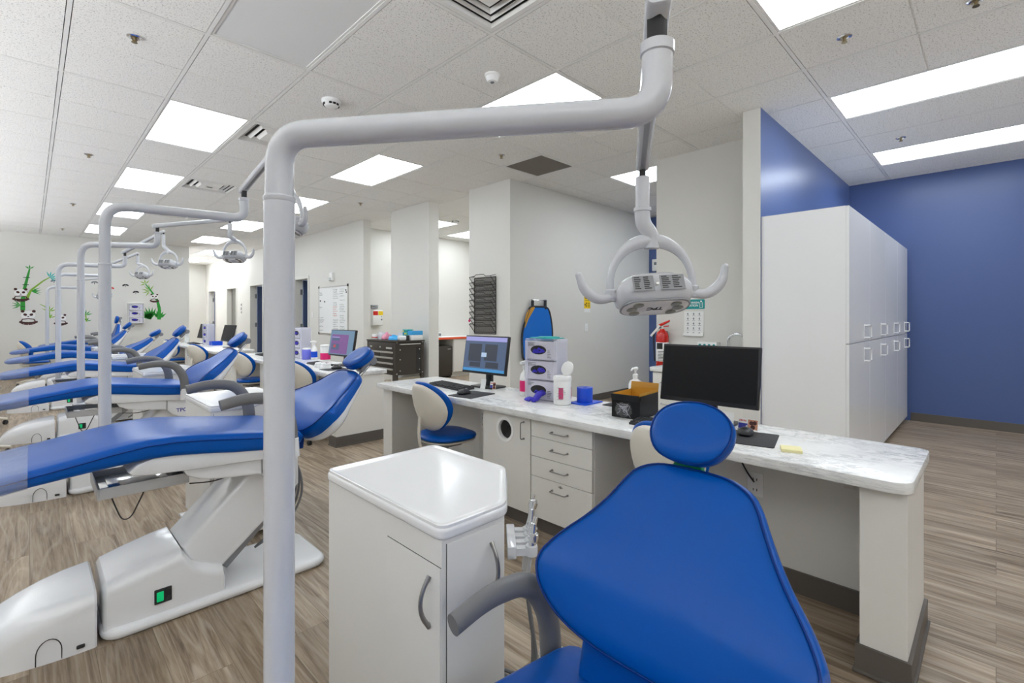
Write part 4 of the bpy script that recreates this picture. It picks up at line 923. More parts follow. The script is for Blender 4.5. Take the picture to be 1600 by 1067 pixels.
b = MB(); b.box(-.038, .038, -.038, .038, 0, .012, .001); o = b.build('sticky_notes', 'sticky', loc=(2.245, .603, DT)); o.rotation_euler = (0, 0, R(20)); tag(o, 'pad of pale yellow sticky notes near the right end of the nearest desk', 'sticky notes')
# glove boxes in clear holders ---------------------------------------
def glove_carton(lab, x, y, z, rz, grp, out=0, W_=.235, D_=.12, H_=.122):
    t = thing('glove_box', lab, 'glove box', (x, y, z), R(rz), grp)
    b = MB(); b.box(-D_/2, D_/2, -W_/2, W_/2, 0, H_, .002); b.build('carton', 'lilac', t, smooth=False)
    n = 24; el = [(.062*cos(2*pi*k/n), .030*sin(2*pi*k/n)) for k in range(n)]; fm = face_mtx((-D_/2-.0008, .025, H_*.52), (0, -1, 0), (0, 0, 1))
    b = MB(); b.prism(el, -.001, .0006, fm); b.build('opening', 'ink', t, smooth=False)
    gp = MB()
    for k in range(9 if out != 2 else 3):
        a = random.uniform(-.04, .04); zz = random.uniform(-.016, .006 if out != 2 else -.010)
        gp.tube([(a-.014, zz-.004, .0005), (a, zz+.006, .004+.003*random.random()), (a+.016, zz-.002, .0008)], [.006, .009, .005], 8, mtx=fm)
    gp.build('glove_tip', 'glove', t)
    b = MB()
    for r in range(4):
        a = -.086; b.box(a, a+random.uniform(.03, .075), H_*.36-r*.006, H_*.36+.003-r*.006, 0.0, .0006, mtx=fm)
    for r in range(5): b.box(.072, .072+random.uniform(.015, .034), -.05+r*.011, -.046+r*.011, 0, .0006, mtx=fm)
    f2 = face_mtx((0, -W_/2-.0008, H_/2), (1, 0, 0), (0, 0, 1))
    for r in range(6): b.box(-.045, -.045+random.uniform(.03, .085), .04-r*.014, .045-r*.014, 0, .0006, mtx=f2)
    b.build('carton_print', 'greyink', t, smooth=False)
    return t
def glove_tower(x, y, rz, labs, grp, outs=(0, 0, 0), z0=DT):
    t = thing('glove_box_holder', labs[0], 'glove box holder', (x, y, z0), R(rz), 'clear glove box holders'); D_, W_, h = .136, .252, .133
    b = MB(); b.box(D_/2-.004, D_/2, -W_/2, W_/2, 0, 3*h+.01); b.build('back_sheet', 'acrylic', t, smooth=False)
    for s_ in (-1, 1):
        b = MB(); b.box(-D_/2, D_/2-.004, s_*W_/2, s_*(W_/2-.004), 0, 3*h+.01); b.build('side_sheet', 'acrylic', t, smooth=False)
    for k in range(3):
        b = MB(); b.box(-D_/2, D_/2-.004, -W_/2+.004, W_/2-.004, k*h, k*h+.004); b.build('shelf_sheet', 'acrylic', t, smooth=False)
        for s_ in (-1, 1):
            b = MB(); b.box(-D_/2-.004, -D_/2, s_*W_/2, s_*(W_/2-.022), k*h, k*h+h*.98); b.build('front_lip', 'acrylic', t, smooth=False)
    for k in range(3): glove_carton(labs[1+k], x, y, z0+k*h+.0045, rz, grp, outs[k])
    return t
glove_tower(2.475, 2.15, 8, ('clear holder with three glove boxes in the middle of the nearest desk', 'bottom glove box on the nearest desk with a glove trailing out', 'middle glove box of the tower on the nearest desk', 'top glove box of the tower on the nearest desk, under a teal packet'), 'glove boxes in the near tower', (2, 0, 0))
glove_tower(2.60, 6.62, 4, ('clear glove box holder on the second desk, right of the nearest pole', 'bottom glove box on the second desk tower, beside the lilac jar', 'middle glove box on the second desk tower', 'top glove box on the second desk tower'), 'glove boxes in the second tower')
glove_tower(2.50, 10.98, 4, ('clear glove box holder on the farthest desk between two dark monitors', 'bottom glove box on the farthest desk tower', 'middle glove box on the farthest desk tower', 'top glove box on the farthest desk tower'), 'glove boxes in the far tower')
# trailing glove
b = MB(); gx = V((2.378, 2.115, .752))
b.tube(smooth_poly([gx+V((.02, 0, .02)), gx+V((-.015, .0, .018)), gx+V((-.03, .01, -.006)), gx+V((-.045, .02, -.022))], 4, False), [.022]*2+[.028]*8+[.02]*3, 14, flat=.7, rnd=True)
for k, (dx, dy, l) in enumerate(((-.03, .075, .07), (-.05, .055, .075), (-.06, .03, .06), (-.055, .0, .05), (-.02, .085, .05))):
    s_ = gx+V((-.04, .02, -.018)); e = gx+V((-.03+dx*.5, .02+dy, -.026)); b.tube(smooth_poly([s_, (s_+e)/2+V((0, 0, .010)), e], 4, False), [.012, .012, .011, .011, .010, .010, .009, .008, .006], 10, rnd=True)
o = b.build('disposable_glove', 'glove', ang=60); tag(o, 'crumpled indigo glove hanging onto the nearest desk from the bottom glove box', 'glove')
b = MB(); b.prism([(-.06, -.11), (.05, -.115), (.06, .10), (-.05, .11)], 0, .006, M.Translation((2.475, 2.15, DT+.4105)), .002); b.prism([(-.05, -.02), (.02, -.10), (.065, -.03), (.0, .07)], .006, .012, M.Translation((2.475, 2.15, DT+.4105)), .002); tag(b.build('teal_packet', 'tealliq', smooth=False), 'flat teal packet lying on top of the near glove box tower', 'packet')
def spray_bottle(lab, x, y, z, col='pink', s=1.0, rz=0):
    t = thing('spray_bottle', lab, 'spray bottle', (x, y, z), R(rz), 'white spray bottles'); m = M.Scale(s, 4)
    b = MB(); b.lathe([(0, 0), (.036, 0), (.040, .006), (.040, .12), (.034, .148), (.017, .172), (.014, .188), (0, .188)], 24, m); b.build('bottle', 'white', t)
    b = MB(); b.lathe([(.0405, .03), (.0408, .031), (.0408, .105), (.0405, .106)], 24, m); b.build('wrap_label', col, t)
    b = MB(); b.lathe([(0, .186), (.016, .186), (.017, .204), (.012, .21), (0, .21)], 18, m); b.prism_xz([(-.05, .222), (-.052, .238), (.0, .246), (.026, .236), (.022, .208), (-.008, .208), (-.012, .220)], -.010, .010, .003); b.prism_xz([(-.022, .216), (-.028, .212), (-.020, .178), (-.015, .180)], -.005, .005, .001); b.build('trigger_head', 'white', t)
spray_bottle('white spray bottle with magenta label left of the near glove box tower', 2.49, 2.36, DT)
spray_bottle('white spray bottle with blue label beside the lilac jar on the second desk', 2.60, 6.22, DT, 'bluefilm')
def wipes(lab, x, y, z, lid=True, col='pink', body='white', grp='wipe canisters'):
    t = thing('wipes_canister', lab, 'wipes tub', (x, y, z), 0, grp)
    b = MB(); b.lathe([(0, 0), (.052, 0), (.056, .005), (.056, .145), (.052, .152), (0, .152)], 28); b.build('tub', body, t)
    b = MB(); b.lathe([(.0563, .03), (.0567, .031), (.0567, .118), (.0563, .119)], 28); lb = b.build('wrap_label', 'paper', t)
    b = MB()
    for a0, a1 in ((20, 75), (-75, -40)):
        b.loft([[(.0570*cos(R(a)), .0570*sin(R(a)), z_) for z_ in (.04, .11)] for a in range(a0-90, a1-90, 5)], cap=False, closed=False)
    b.build('label_band', col, lb)
    b = MB()
    for r in range(9):
        a0 = 190+random.uniform(-5, 5); a1 = a0+random.uniform(25, 55); zz = .108-r*.009
        b.loft([[(.0572*cos(R(a0+(a1-a0)*q/6)), .0572*sin(R(a0+(a1-a0)*q/6)), zz+d) for d in (0, .003)] for q in range(7)], cap=False, closed=False)
    b.build('label_print', 'greyink', lb, smooth=False)
    b = MB(); b.lathe([(0, .150), (.058, .150), (.059, .154), (.059, .172), (.054, .180), (.034, .182), (.030, .176), (0, .176)], 28); b.build('rim', 'white', t)
    if lid:
        b = MB(); b.lathe([(0, 0), (.045, 0), (.048, .004), (.047, .010), (.040, .014), (0, .016)], 28, M.Translation((.045, -.01, .222)) @ M.Rotation(R(-72), 4, 'Y')); b.build('flip_lid', 'white', t)
wipes('white wipes tub with raised round lid, right of the near glove box tower', 2.405, 1.955, DT)
t = thing('film_roll_dispenser', 'blue film roll standing on a blue plate, right of the open wipes tub', 'film dispenser', (2.545, 1.875, DT), R(0))
b = MB(); b.box(-.095, .095, -.067, .067, 0, .008, .002); b.build('base_plate', 'bluefilm', t)
b = MB(); b.lathe([(.016, .008), (.050, .008), (.051, .010), (.051, .100), (.050, .102), (.016, .102), (.014, .100), (.014, .010), (.016, .008)], 28, M.Translation((-.01, 0, 0))); b.build('film_roll', 'bluefilm', t)
b = MB(); b.box(-.06, .06, -.09, .09, 0, .005, .001); tag(b.build('black_mat', 'rubber', loc=(2.61, 1.66, DT)), 'thin black mat at the back of the nearest desk behind the open black box', 'mat')
# open black carton
t = thing('black_carton', 'open black box with gold inside and clear bag in front, left of the headrest', 'box', (2.43, 1.445, DT), R(4))
b = MB(); w, d, h = .085, .115, .125
b.box(-d, d, -w, w, 0, .004); b.box(-d, -d+.004, -w, w, .004, h-.03); b.box(d-.004, d, -w, w, .004, h); b.box(-d+.004, d-.004, -w, -w+.004, .004, h); b.box(-d+.004, d-.004, w-.004, w, .004, h); b.build('box_body', 'blackgloss', t, smooth=False)
b = MB(); b.box(-d+.005, -d+.0065, -w+.005, w-.005, .005, h-.031); b.box(d-.0065, d-.005, -w+.005, w-.005, .005, h+.02); b.box(-d+.0065, d-.0065, -w+.005, -w+.0065, .005, h+.014); b.box(-d+.0065, d-.0065, w-.0065, w-.005, .005, h+.006); b.box(-d+.0065, d-.0065, -w+.0065, w-.0065, .004, .0055); b.build('gold_liner', 'gold', t, smooth=False)
b = MB(); m = M.Translation((d-.002, 0, h)) @ M.Rotation(R(12), 4, 'Y'); b.box(-.002, .001, -w, w, 0, .05, 0, m); b.build('lid_flap', 'gold', t, smooth=False)
b = MB(); m = M.Translation((-d, 0, h-.03)) @ M.Rotation(R(-12), 4, 'Y'); b.box(-.003, .0, -w, w, 0, .036, 0, m); b.build('front_flap', 'blackgloss', t, smooth=False)
b = MB(); rr = random.Random(4); fm = face_mtx((-d-.001, .012, .045), (0, -1, 0), (0, 0, 1))
b.pad([(.052*cos(2*pi*k/18)*(1+.15*sin(3.1*k)), .042*sin(2*pi*k/18)*(1+.12*cos(2.3*k))) for k in range(18)], lambda u, v, k: .002+.014*math.sqrt(max(0, 1-k*k)), lambda u, v, k: .001, (0, 0), mtx=fm); cb = b.build('clear_bag', 'clearbag', t, ang=60)
b = MB()
for k in range(12):
    a0 = rr.uniform(0, 6.28); pts = []
    for q in range(5): r_ = .008+.009*q*rr.uniform(.6, 1.1); pts.append(fm @ V((r_*cos(a0+q*rr.uniform(-.5, .7)), r_*.8*sin(a0+q*rr.uniform(-.5, .7)), .018-.003*q)))
    b.tube(smooth_poly(pts, 4, False), .0011, 5)
o = b.build('bag_creases', 'acrylic', cb); o['kind'] = 'stuff'
t = thing('pump_bottle', 'white pump bottle behind the open black box on the nearest desk', 'bottle', (2.60, 1.545, DT), 0, 'white pump bottles')
def pump(t, body, cap, s=1.0):
    m = M.Scale(s, 4)
    b = MB(); b.lathe([(0, 0), (.034, 0), (.038, .005), (.038, .135), (.030, .155), (.014, .165), (.012, .175), (0, .175)], 22, m); b.build('bottle', body, t)
    b = MB(); b.lathe([(0, .174), (.015, .174), (.015, .192), (.006, .196), (.006, .222), (0, .222)], 16, m); b.tube([m @ V((.012, 0, .224)), m @ V((-.03, 0, .226)), m @ V((-.045, 0, .216))], [.010*s, .006*s, .004*s], 10, rnd=True); b.build('pump_head', cap, t)
pump(t, 'white', 'white', 1.08)
t = thing('pump_bottle', 'clear and white pump bottle on the farthest desk, left of the dark monitor', 'bottle', (2.36, 12.10, DT), 0, 'white pump bottles'); pump(t, 'bottle', 'white', 1.25)
# small cards propped at the monitors
def card(lab, x, y, w, h, rz, name='printed_card', kind='photo'):
    t = thing(name, lab, 'card', (x, y, DT), R(rz)); m = M.Rotation(R(10), 4, 'Y')
    b = MB(); b.box(-.0012, 0, -w/2, w/2, .0, h, 0, m); b.build('card_sheet', 'paper', t, smooth=False)
    if kind == 'photo':
        b = MB(); b.box(-.0018, -.001, .002, w/2-.002, .004, h*.55, 0, m); b.build('blue_panel', 'blueink', t, smooth=False)
        b = MB(); b.box(-.0018, -.001, -w/2+.002, .0, .004, h-.004, 0, m); p = b.build('photo_panel', 'flesh', t, smooth=False)
        b = MB()
        for yy, zz, r in ((-w*.33, h*.66, .010), (-w*.17, h*.62, .010), (-w*.25, h*.28, .011)): b.lathe([(0, 0), (r, 0), (r, .0006), (0, .0006)], 12, m @ face_mtx((-.0018, yy, zz), (0, -1, 0), (0, 0, 1)))
        b.build('printed_heads', 'brown', p, smooth=False)
        b = MB()
        for k in range(5): b.box(-.0018, -.001, w/2-.006-.007*k-.004, w/2-.006-.007*k, h*.70, h*.86, 0, m)
        b.build('printed_letters', 'redink', t, smooth=False)
    return t
card('small card with blue panel and family photo, below the switched off monitor', 2.505, .865, .095, .055, -2)
card('blank pale note propped under the switched off monitor, left of the photo card', 2.445, .955, .085, .085, 0, 'paper_note', 'blank')
card('small photo card at the foot of the lit desktop monitor', 2.50, 2.715, .06, .06, 4)
card('white note at the foot of the lit desktop monitor', 2.475, 2.80, .055, .075, 0, 'paper_note', 'blank')
# second desk bits
t = thing('lilac_jar', 'lilac cylindrical jar on the second desk beside the glove boxes', 'jar', (2.55, 6.34, DT))
b = MB(); b.lathe([(0, 0), (.054, 0), (.056, .004), (.056, .125), (.054, .128), (0, .128)], 26); b.build('jar_body', mat('lilac_film', s2l(120, 125, 225), .3), t)
b = MB(); b.lathe([(0, .128), (.052, .128), (.052, .142), (.049, .146), (0, .146)], 26); b.build('lid', 'white', t)
t = thing('magenta_canister', 'white canister with magenta label beside the purple screen', 'canister', (2.62, 5.93, DT))
b = MB(); b.lathe([(0, 0), (.058, 0), (.061, .005), (.061, .175), (.058, .18), (0, .18)], 26); b.build('canister_body', 'white', t)
b = MB(); b.lathe([(.0613, .02), (.0617, .021), (.0617, .10), (.0613, .101)], 26); b.build('label', 'pink', t)
b = MB(); b.lathe([(0, .18), (.064, .18), (.064, .196), (.058, .202), (0, .202)], 26); b.build('lid', 'white', t)
def model(lab, x, y, rz, s=1.0):
    t = thing('plaster_model', lab, 'dental cast', (x, y, DT), R(rz), 'white dental casts')
    b = MB(); pl = [(.03, -.032), (.03, .032), (-.01, .034), (-.032, .018), (-.036, 0), (-.032, -.018), (-.01, -.034)]; b.prism([(p[0]*s, p[1]*s) for p in pl], 0, .022*s, bevel=.003); b.build('cast_base', 'white', t)
    b = MB(); b.tube([(( .024-.050*sin(pi*k/10))*s, .026*cos(pi*k/10)*s, .028*s) for k in range(11)], .008*s, 10, rnd=True); b.build('tooth_arch', 'white', t)
for k, (x, y, a) in enumerate(((2.25, 5.24, 10), (2.47, 4.92, -30), (2.26, 5.12, 50))): model(('white dental cast before the purple screen keyboard', 'white dental cast beside the purple screen, nearest the second chair headrest', 'white dental cast below the left half of the purple screen')[k], x, y, a, 1.5)
t = thing('tablet_stand_pen', 'thin lilac pen standing right of the purple monitor', 'pen', (2.60, 4.86, DT)); b = MB(); b.lathe([(0, 0), (.028, 0), (.03, .004), (.03, .006), (.01, .012), (0, .012)], 18); b.build('pen_holder', 'white', t); b = MB(); b.tube([(0, 0, .01), (.008, 0, .16), (.010, 0, .20)], [.006, .006, .002], 10); b.build('pen_barrel', 'scr2' if 0 else 'lilac', t)
t = thing('blue_tray', 'small blue tray on the farthest desk beside the far glove box tower', 'tray', (2.55, 10.66, DT)); b = MB(); b.box(-.09, .09, -.10, .10, 0, .012, .003); b.box(-.09, -.084, -.10, .10, .012, .075); b.box(.084, .09, -.10, .10, .012, .075); b.box(-.084, .084, -.10, -.094, .012, .075); b.box(-.084, .084, .094, .10, .012, .075); b.build('tray_body', 'bluefilm', t, smooth=False); b = MB(); b.box(-.08, .08, -.09, .09, .013, .05); b.build('folded_towels', 'bluefilm', t, smooth=False)
# ---------------------------------------------------------------- things on and by the walls
WX = lambda x, y, z: face_mtx((x, y, z), (0, -1, 0), (0, 0, 1))      # on a wall facing -x
WY = lambda x, y, z: face_mtx((x, y, z), (1, 0, 0), (0, 0, 1))       # on a wall facing -y
# file rack
t = thing('wire_file_rack', 'black wire wall file rack with stacked pockets on the pale wall by the lit monitor', 'file rack', (4.25, 4.755, 1.05), 0)
yw = .21; N_ = 9; hh = .70
b = MB()
for y in (-yw, yw): b.tube([(-.008, y, 0), (-.008, y, hh+.04)], .005, 8)
b.tube([(-.008, -yw, hh+.04), (-.008, yw, hh+.04)], .005, 8); b.tube([(-.008, -yw, .0), (-.008, yw, .0)], .005, 8); b.build('back_frame', 'wire', t)
for k in range(N_):
    z = .02+k*hh/N_; b = MB(); D_ = .10
    f = [(-.012, yw, z), (-D_, yw, z+.105), (-D_, yw*.55, z+.105), (-D_, yw*.35, z+.13), (-D_, -yw*.35, z+.13), (-D_, -yw*.55, z+.105), (-D_, -yw, z+.105), (-.012, -yw, z)]
    b.tube(f, .0045, 8); b.tube([(-.012, yw, z), (-.012, -yw, z)], .0045, 8)
    for y in (-yw, yw): b.tube([(-D_, y, z+.105), (-.012, y, z+.125)], .0038, 8)
    p = b.build('pocket_frame', 'wire', t)
    b = MB(); b.loft([[(-.013, yw, z+.002), (-.013, -yw, z+.002)], [(-D_+.002, yw, z+.104), (-D_+.002, -yw, z+.104)]], cap=False, closed=False); b.build('pocket_mesh', 'mesh', p, smooth=False)
b = MB(); b.box(-.0125, -.011, -yw, yw, 0, hh+.035); b.build('back_mesh', 'mesh', t, smooth=False)
t = thing('pink_clip', 'small pink and white clip hooked on the left side of the wire file rack', 'clip', (4.165, 4.965, 1.20)); b = MB(); b.sphere((0, .014, .02), .016, (1, .7, 1.2)); b.build('pink_bead', 'pink', t); b = MB(); b.sphere((-.008, .014, -.016), .012); b.build('white_bead', 'white', t)
# lead apron on its hanger
t = thing('lead_apron', 'blue x-ray apron with black trim hanging on the pale wall behind the near glove tower', 'apron', (4.715, 4.29, 0))
ol = [(p.x, p.y) for p in smooth_poly([(-.17, 1.36), (-.13, 1.40), (0, 1.405), (.15, 1.40), (.215, 1.36), (.255, 1.24), (.275, 1.08), (.265, .90), (.245, .74), (0, .70), (-.25, .72), (-.285, .90), (-.285, 1.05), (-.245, 1.20), (-.20, 1.30)], 4)]
fm = lambda u, v: .045+.012*sin(u*17+v*3)*max(0, min(1, (1.38-v)*3))
m_ = M(((1, 0, 0, 0), (0, 0, -1, 0), (0, 1, 0, 0), (0, 0, 0, 1)))
b = MB(); b.pad(ol, lambda u, v, k: fm(u, v)+.006, lambda u, v, k: fm(u, v)-.006, (0, 1.05), mtx=m_); ap = b.build('apron_panel', 'apron', t, ang=60)
b = MB(); b.tube([m_ @ V((u, v, fm(u, v)+.003)) for u, v in ol+ol[:2]], .013, 8); b.build('black_binding', 'rubber', ap)
b = MB(); fl = [(p.x, p.y) for p in smooth_poly([(-.20, 1.235), (-.255, 1.13), (-.235, 1.30), (-.15, 1.385), (-.07, 1.395), (-.12, 1.33)], 4)]; b.pad(fl, lambda u, v, k: fm(u, v)+.014, lambda u, v, k: fm(u, v)+.008, (-.165, 1.30), mtx=m_); b.build('gold_lining_fold', 'gold', ap, ang=60)
for x in (-.10, .15):
    b = MB(); b.box(x-.022, x+.022, -.052, -.034, 1.37, 1.50, .004); b.build('shoulder_strap', 'rubber', ap)
b = MB(); b.tube(fillet([(-.12, -.002, 1.49), (-.12, -.06, 1.49), (.17, -.06, 1.49), (.17, -.002, 1.49)], .02, 4), .005, 8); b.build('wall_hanger', 'chrome', t)
t = thing('radiation_caution_sign', 'small yellow caution sign on the pale wall left of the near lamp handle', 'sign', (5.86, 4.29, 1.55))
b = MB(); b.box(-.075, .075, -.003, 0, -.155, .10); b.build('sign_plate', 'yellow', t, smooth=False)
b = MB(); b.box(-.075, .075, -.002, 0, -.21, -.157); b.build('paper_strip', 'paper', t, smooth=False)
text('sign_text', 'CAUTION', .028, WY(0, -.0033, -.005), 'ink', t, bold=.0008)
def trefoil(parent, x, z, r):
    b = MB()
    for k in range(3):
        a0 = 60+120*k; pl = [(r*.3*cos(R(a0+q)), r*.3*sin(R(a0+q))) for q in (-28, 0, 28)]+[(r*cos(R(a0+q)), r*sin(R(a0+q))) for q in (28, 14, 0, -14, -28)]
        b.prism(pl, 0, .0008, WY(x, -.0033, z))
    b.lathe([(0, 0), (r*.18, 0), (r*.18, .0008), (0, .0008)], 12, WY(x, -.0033, z)); b.build('trefoil_symbol', 'ink', parent, smooth=False)
trefoil(t, 0, .055, .032); trefoil(t, -.035, -.10, .032)
b = MB(); b.box(-.005, .06, -.0036, -.0028, -.075, -.072); b.box(-.065, .065, -.0036, -.0028, -.038, -.034)
for k in range(3): b.box(.01, .06, -.0036, -.0028, -.09-.02*k, -.084-.02*k)
b.build('sign_small_print', 'ink', t, smooth=False)
def plate(lab, mtx, name='light_switch', cat='light switch', w=.036, h=.058, grp=None):
    t = thing(name, lab, cat, mtx.translation, 0, grp); mm = M.Translation(-mtx.translation) @ mtx
    b = MB(); b.box(-w, w, -h, h, 0, .006, .002, mm); p = b.build('cover_plate', 'white', t)
    b = MB(); b.box(-.016, .016, -.032, .032, .006, .0085, .001, mm); b.build('rocker', 'white', p)
    b = MB()
    for z in (-.045, .045): b.cyl((0, 0, 0), .003, .001, 8); 
    b.bm.free(); b = MB(); b.box(-.004, .004, .012, .014, .0085, .0095, 0, mm); b.box(-.004, .004, -.014, -.012, .0085, .0095, 0, mm); b.build('toggle_marks', 'greyink', p, smooth=False)
plate('white light switch on the pale wall right of the blue apron', WY(5.83, 4.29, 1.11))
plate('light switch beside the navy door nearest the whiteboard', WX(4.20, 10.12, 1.30), grp=None)
t = thing('wall_thermostat_box', 'small white box high on the dark blue corridor end wall', 'wall box', (7.67, 4.13, 2.06))
b = MB(); b.box(-.06, 0, -.07, .07, 0, .20, .006); b.build('cover', 'white', t); b = MB(); b.box(-.062, -.059, -.05, .05, -.01, -.004); b.box(-.064, -.060, -.03, .03, .10, .15); b.build('display', 'greyink', t, smooth=False)
t = thing('paper_towel_dispenser', 'white dispenser on the corridor wall, just above the near lamp head', 'dispenser', (7.38, 4.29, 1.55)); b = MB(); b.box(-.15, .15, -.12, 0, 0, .40, .02); b.build('casing', 'white', t); b = MB(); b.box(-.10, .10, -.09, -.03, -.03, .004); b.build('towel_slot', 'paper', t, smooth=False)
# sink niche ---------------------------------------------------------
t = thing('sink_cabinet', 'white sink counter in the niche behind the switched off monitor', 'sink cabinet', (4.30, 1.515, 0))
b = MB(); b.box(.03, .58, .0, .86, .10, .74); b.build('carcass', 'whitelam', t, smooth=False); b = MB(); b.box(.08, .58, 0, .86, 0, .10); b.build('toe_kick', 'base', t, smooth=False)
b = MB(); b.box(0, .585, 0, .885, .742, .785, .006); b.build('counter_top', 'marble', t)
for y0, y1, z0, z1 in ((.004, .284, .105, .735), (.288, .568, .105, .735), (.572, .856, .55, .735), (.572, .856, .33, .545), (.572, .856, .105, .325)):
    b = MB(); b.box(.012, .03, y0, y1, z0, z1, .001); f = b.build('drawer' if y0 > .5 else 'door', 'whitelam', t, smooth=False)
    zc = (z0+z1)/2 if y0 > .5 else .66; wire_handle('handle', (.012, (y0+y1)/2+.05, zc), (.012, (y0+y1)/2-.05, zc), (-1, 0, 0), f)
b = MB(); b.lathe([(.17, .006), (.175, .010), (.165, .012), (.15, .003), (.13, -.0), (0, -.0)], 28, M.Translation((.27, .30, .785)) @ M.Diagonal((.75, .85, 1, 1))); b.build('basin', 'chrome', t)
t = thing('gooseneck_faucet', 'chrome gooseneck tap with green eyewash fitting, above the switched off monitor', 'tap', (4.80, 1.84, .785))
b = MB(); b.lathe([(0, 0), (.028, 0), (.028, .01), (.018, .02), (.016, .06), (0, .06)], 20); pts = [(0, 0, .05), (0, 0, .24)]+[(-.0-.0*k, -.085+.085*cos(R(a)), .24+.085*sin(R(a))) for k, a in enumerate(range(15, 181, 15))]+[(0, -.17, .20)]
b.tube(pts, .0125, 14); b.build('spout', 'chrome', t)
for s_ in (-1, 1):
    b = MB(); b.cyl((.02, s_*.075-.02, 0), .016, .05, 14, .004); b.tube([(.02, s_*.075-.02, .05), (-.03, s_*.085-.02, .058)], .006, 8, rnd=True); b.build('tap_lever', 'chrome', t)
b = MB(); b.cyl((-.0, .02, .150), .020, .05, 14, .004, 'Y'); b.cyl((0, -.04, .148), .014, .03, 12, .003); b.box(-.02, .02, -.055, .045, .140, .160, .005); b.build('eyewash_valve', 'greentape', t)
t = thing('soap_bottle', 'tall white dispenser with teal base beside the tap', 'soap bottle', (4.78, 1.600, .785))
b = MB(); b.lathe([(0, 0), (.034, 0), (.037, .004), (.037, .13), (.026, .17), (.014, .185), (0, .185)], 20); b.build('bottle', 'bottle', t)
b = MB(); b.lathe([(0, .003), (.032, .003), (.032, .115), (0, .115)], 20); b.build('teal_gel', 'tealliq', t)
b = MB(); b.lathe([(0, .183), (.022, .183), (.020, .25), (.010, .28), (.006, .31), (0, .31)], 16); b.tube([(.0, .01, .315), (0, -.02, .32), (0, -.055, .318)], .008, 8, rnd=True); b.build('pump_head', 'white', t)
t = thing('teal_dot_carton', 'white carton printed with teal dots beside the tap', 'carton', (4.74, 2.0, .785)); b = MB(); b.box(-.05, .05, -.095, .095, 0, .24, .002); b.build('carton', 'paper', t, smooth=False)
b = MB()
for r in range(5):
    for c in range(4): b.lathe([(0, 0), (.014, 0), (.014, .0008), (0, .0008)], 10, WX(-.0505, -.069+c*.046, .03+r*.045))
b.build('printed_dots', 'teal', t, smooth=False)
b = MB(); m = WX(4.899, 2.215, 1.405); b.box(-.105, .105, -.05, .05, 0, .004, .003); t = thing('eye_wash_sign', 'teal eye wash station sign on the niche wall', 'sign', m.translation); mm = M.Translation(-m.translation) @ m
b.bm.free(); b = MB(); b.prism(round_rect(.105, .05, .01, 3), 0, .003, mm); p = b.build('sign_plate', 'teal', t, smooth=False)
text('sign_text', 'EYE WASH\nSTATION', .030, mm @ M.Translation((-.025, .0, .0034)), 'white', p, bold=.0006)
b = MB(); b.box(.050, .054, -.035, .02, .003, .0036, 0, mm); b.box(.082, .086, -.035, .02, .003, .0036, 0, mm); b.box(.050, .086, -.036, -.032, .003, .0036, 0, mm); b.lathe([(0, .003), (.009, .003), (.009, .0037), (0, .0037)], 12, mm @ M.Translation((.068, .028, 0))); b.box(.066, .070, -.02, .016, .003, .0036, 0, mm); b.build('sign_symbol', 'white', p, smooth=False)
t = thing('notice_sheet', 'white notice sheet with rows of small symbols below the eye wash sign', 'notice', (4.899, 2.225, 1.20)); b = MB(); 
prof = [(-.002, .13), (-.003, .0), (-.006, -.09), (-.022, -.125)]
b.loft([[(x-.0, .105+(.012 if k == 3 else 0), z), (x, -.105+(.004 if k == 3 else 0), z), (x+.001, -.105+(.004 if k == 3 else 0), z), (x+.001, .105+(.012 if k == 3 else 0), z)] for k, (x, z) in enumerate(prof)]); b.build('paper', 'paper', t, smooth=False)
b = MB(); mm = WX(-.0035, 0, 0)
for r in range(5):
    for c in range(3):
        x, z = -.062+c*.062, .105-r*.05; k = random.random(); zz = .0004+max(0, -(z))*.04; b.box(x-.012, x+.012*k, z-.002, z+.002, zz, zz+.0006, 0, mm); b.box(x-.005, x+.004, z-.012, z+.010, zz, zz+.0006, 0, mm); b.box(x-.016, x+.016, z-.022, z-.019, zz, zz+.0006, 0, mm)
b.build('printed_symbols', 'greyink', t, smooth=False)
# fire extinguisher
t = thing('fire_extinguisher', 'red fire extinguisher on the niche wall edge, left of the switched off monitor', 'fire extinguisher', (4.815, 2.535, .70))
b = MB(); b.lathe([(0, .0), (.060, .0), (.066, .008), (.066, .36), (.055, .405), (.028, .43), (.022, .445), (0, .445)], 28); b.build('cylinder', 'red', t)
b = MB(); b.lathe([(.0663, .10), (.0668, .101), (.0668, .30), (.0663, .301)], 28); lb = b.build('label', 'paper', t)
b = MB(); b.loft([[(.0675*cos(R(a)), .0675*sin(R(a)), z) for z in (.23, .295)] for a in range(150, 215, 5)], cap=False, closed=False)
for r in range(7): b.loft([[(.0676*cos(R(a)), .0676*sin(R(a)), .11+.015*r+z) for z in (0, .006)] for a in range(165, 250, 5)], cap=False, closed=False)
b.build('label_print', 'ink', lb, smooth=False)
b = MB(); b.lathe([(0, .44), (.02, .44), (.02, .475), (0, .475)], 16); b.build('valve', 'chrome', t)
b = MB(); b.prism_yz([(-.08, .52), (-.085, .54), (.0, .51), (.04, .49), (.035, .474), (.0, .478)], -.010, .010, .002); b.prism_yz([(-.07, .47), (-.075, .482), (.0, .474), (.03, .476), (.03, .464), (0, .462)], -.009, .009, .002); b.build('squeeze_handle', 'red', t)
b = MB(); b.tube(smooth_poly([(0, .02, .46), (-.01, .085, .43), (-.01, .095, .32), (-.01, .088, .18), (-.01, .085, .10)], 5, False), .009, 10, rnd=True); b.build('hose', 'rubber', t)
b = MB(); b.prism_yz([(.01, .475), (.028, .485), (.135, .37), (.115, .355)], -.024, -.021); b.build('inspection_tag', 'paper', t, smooth=False)
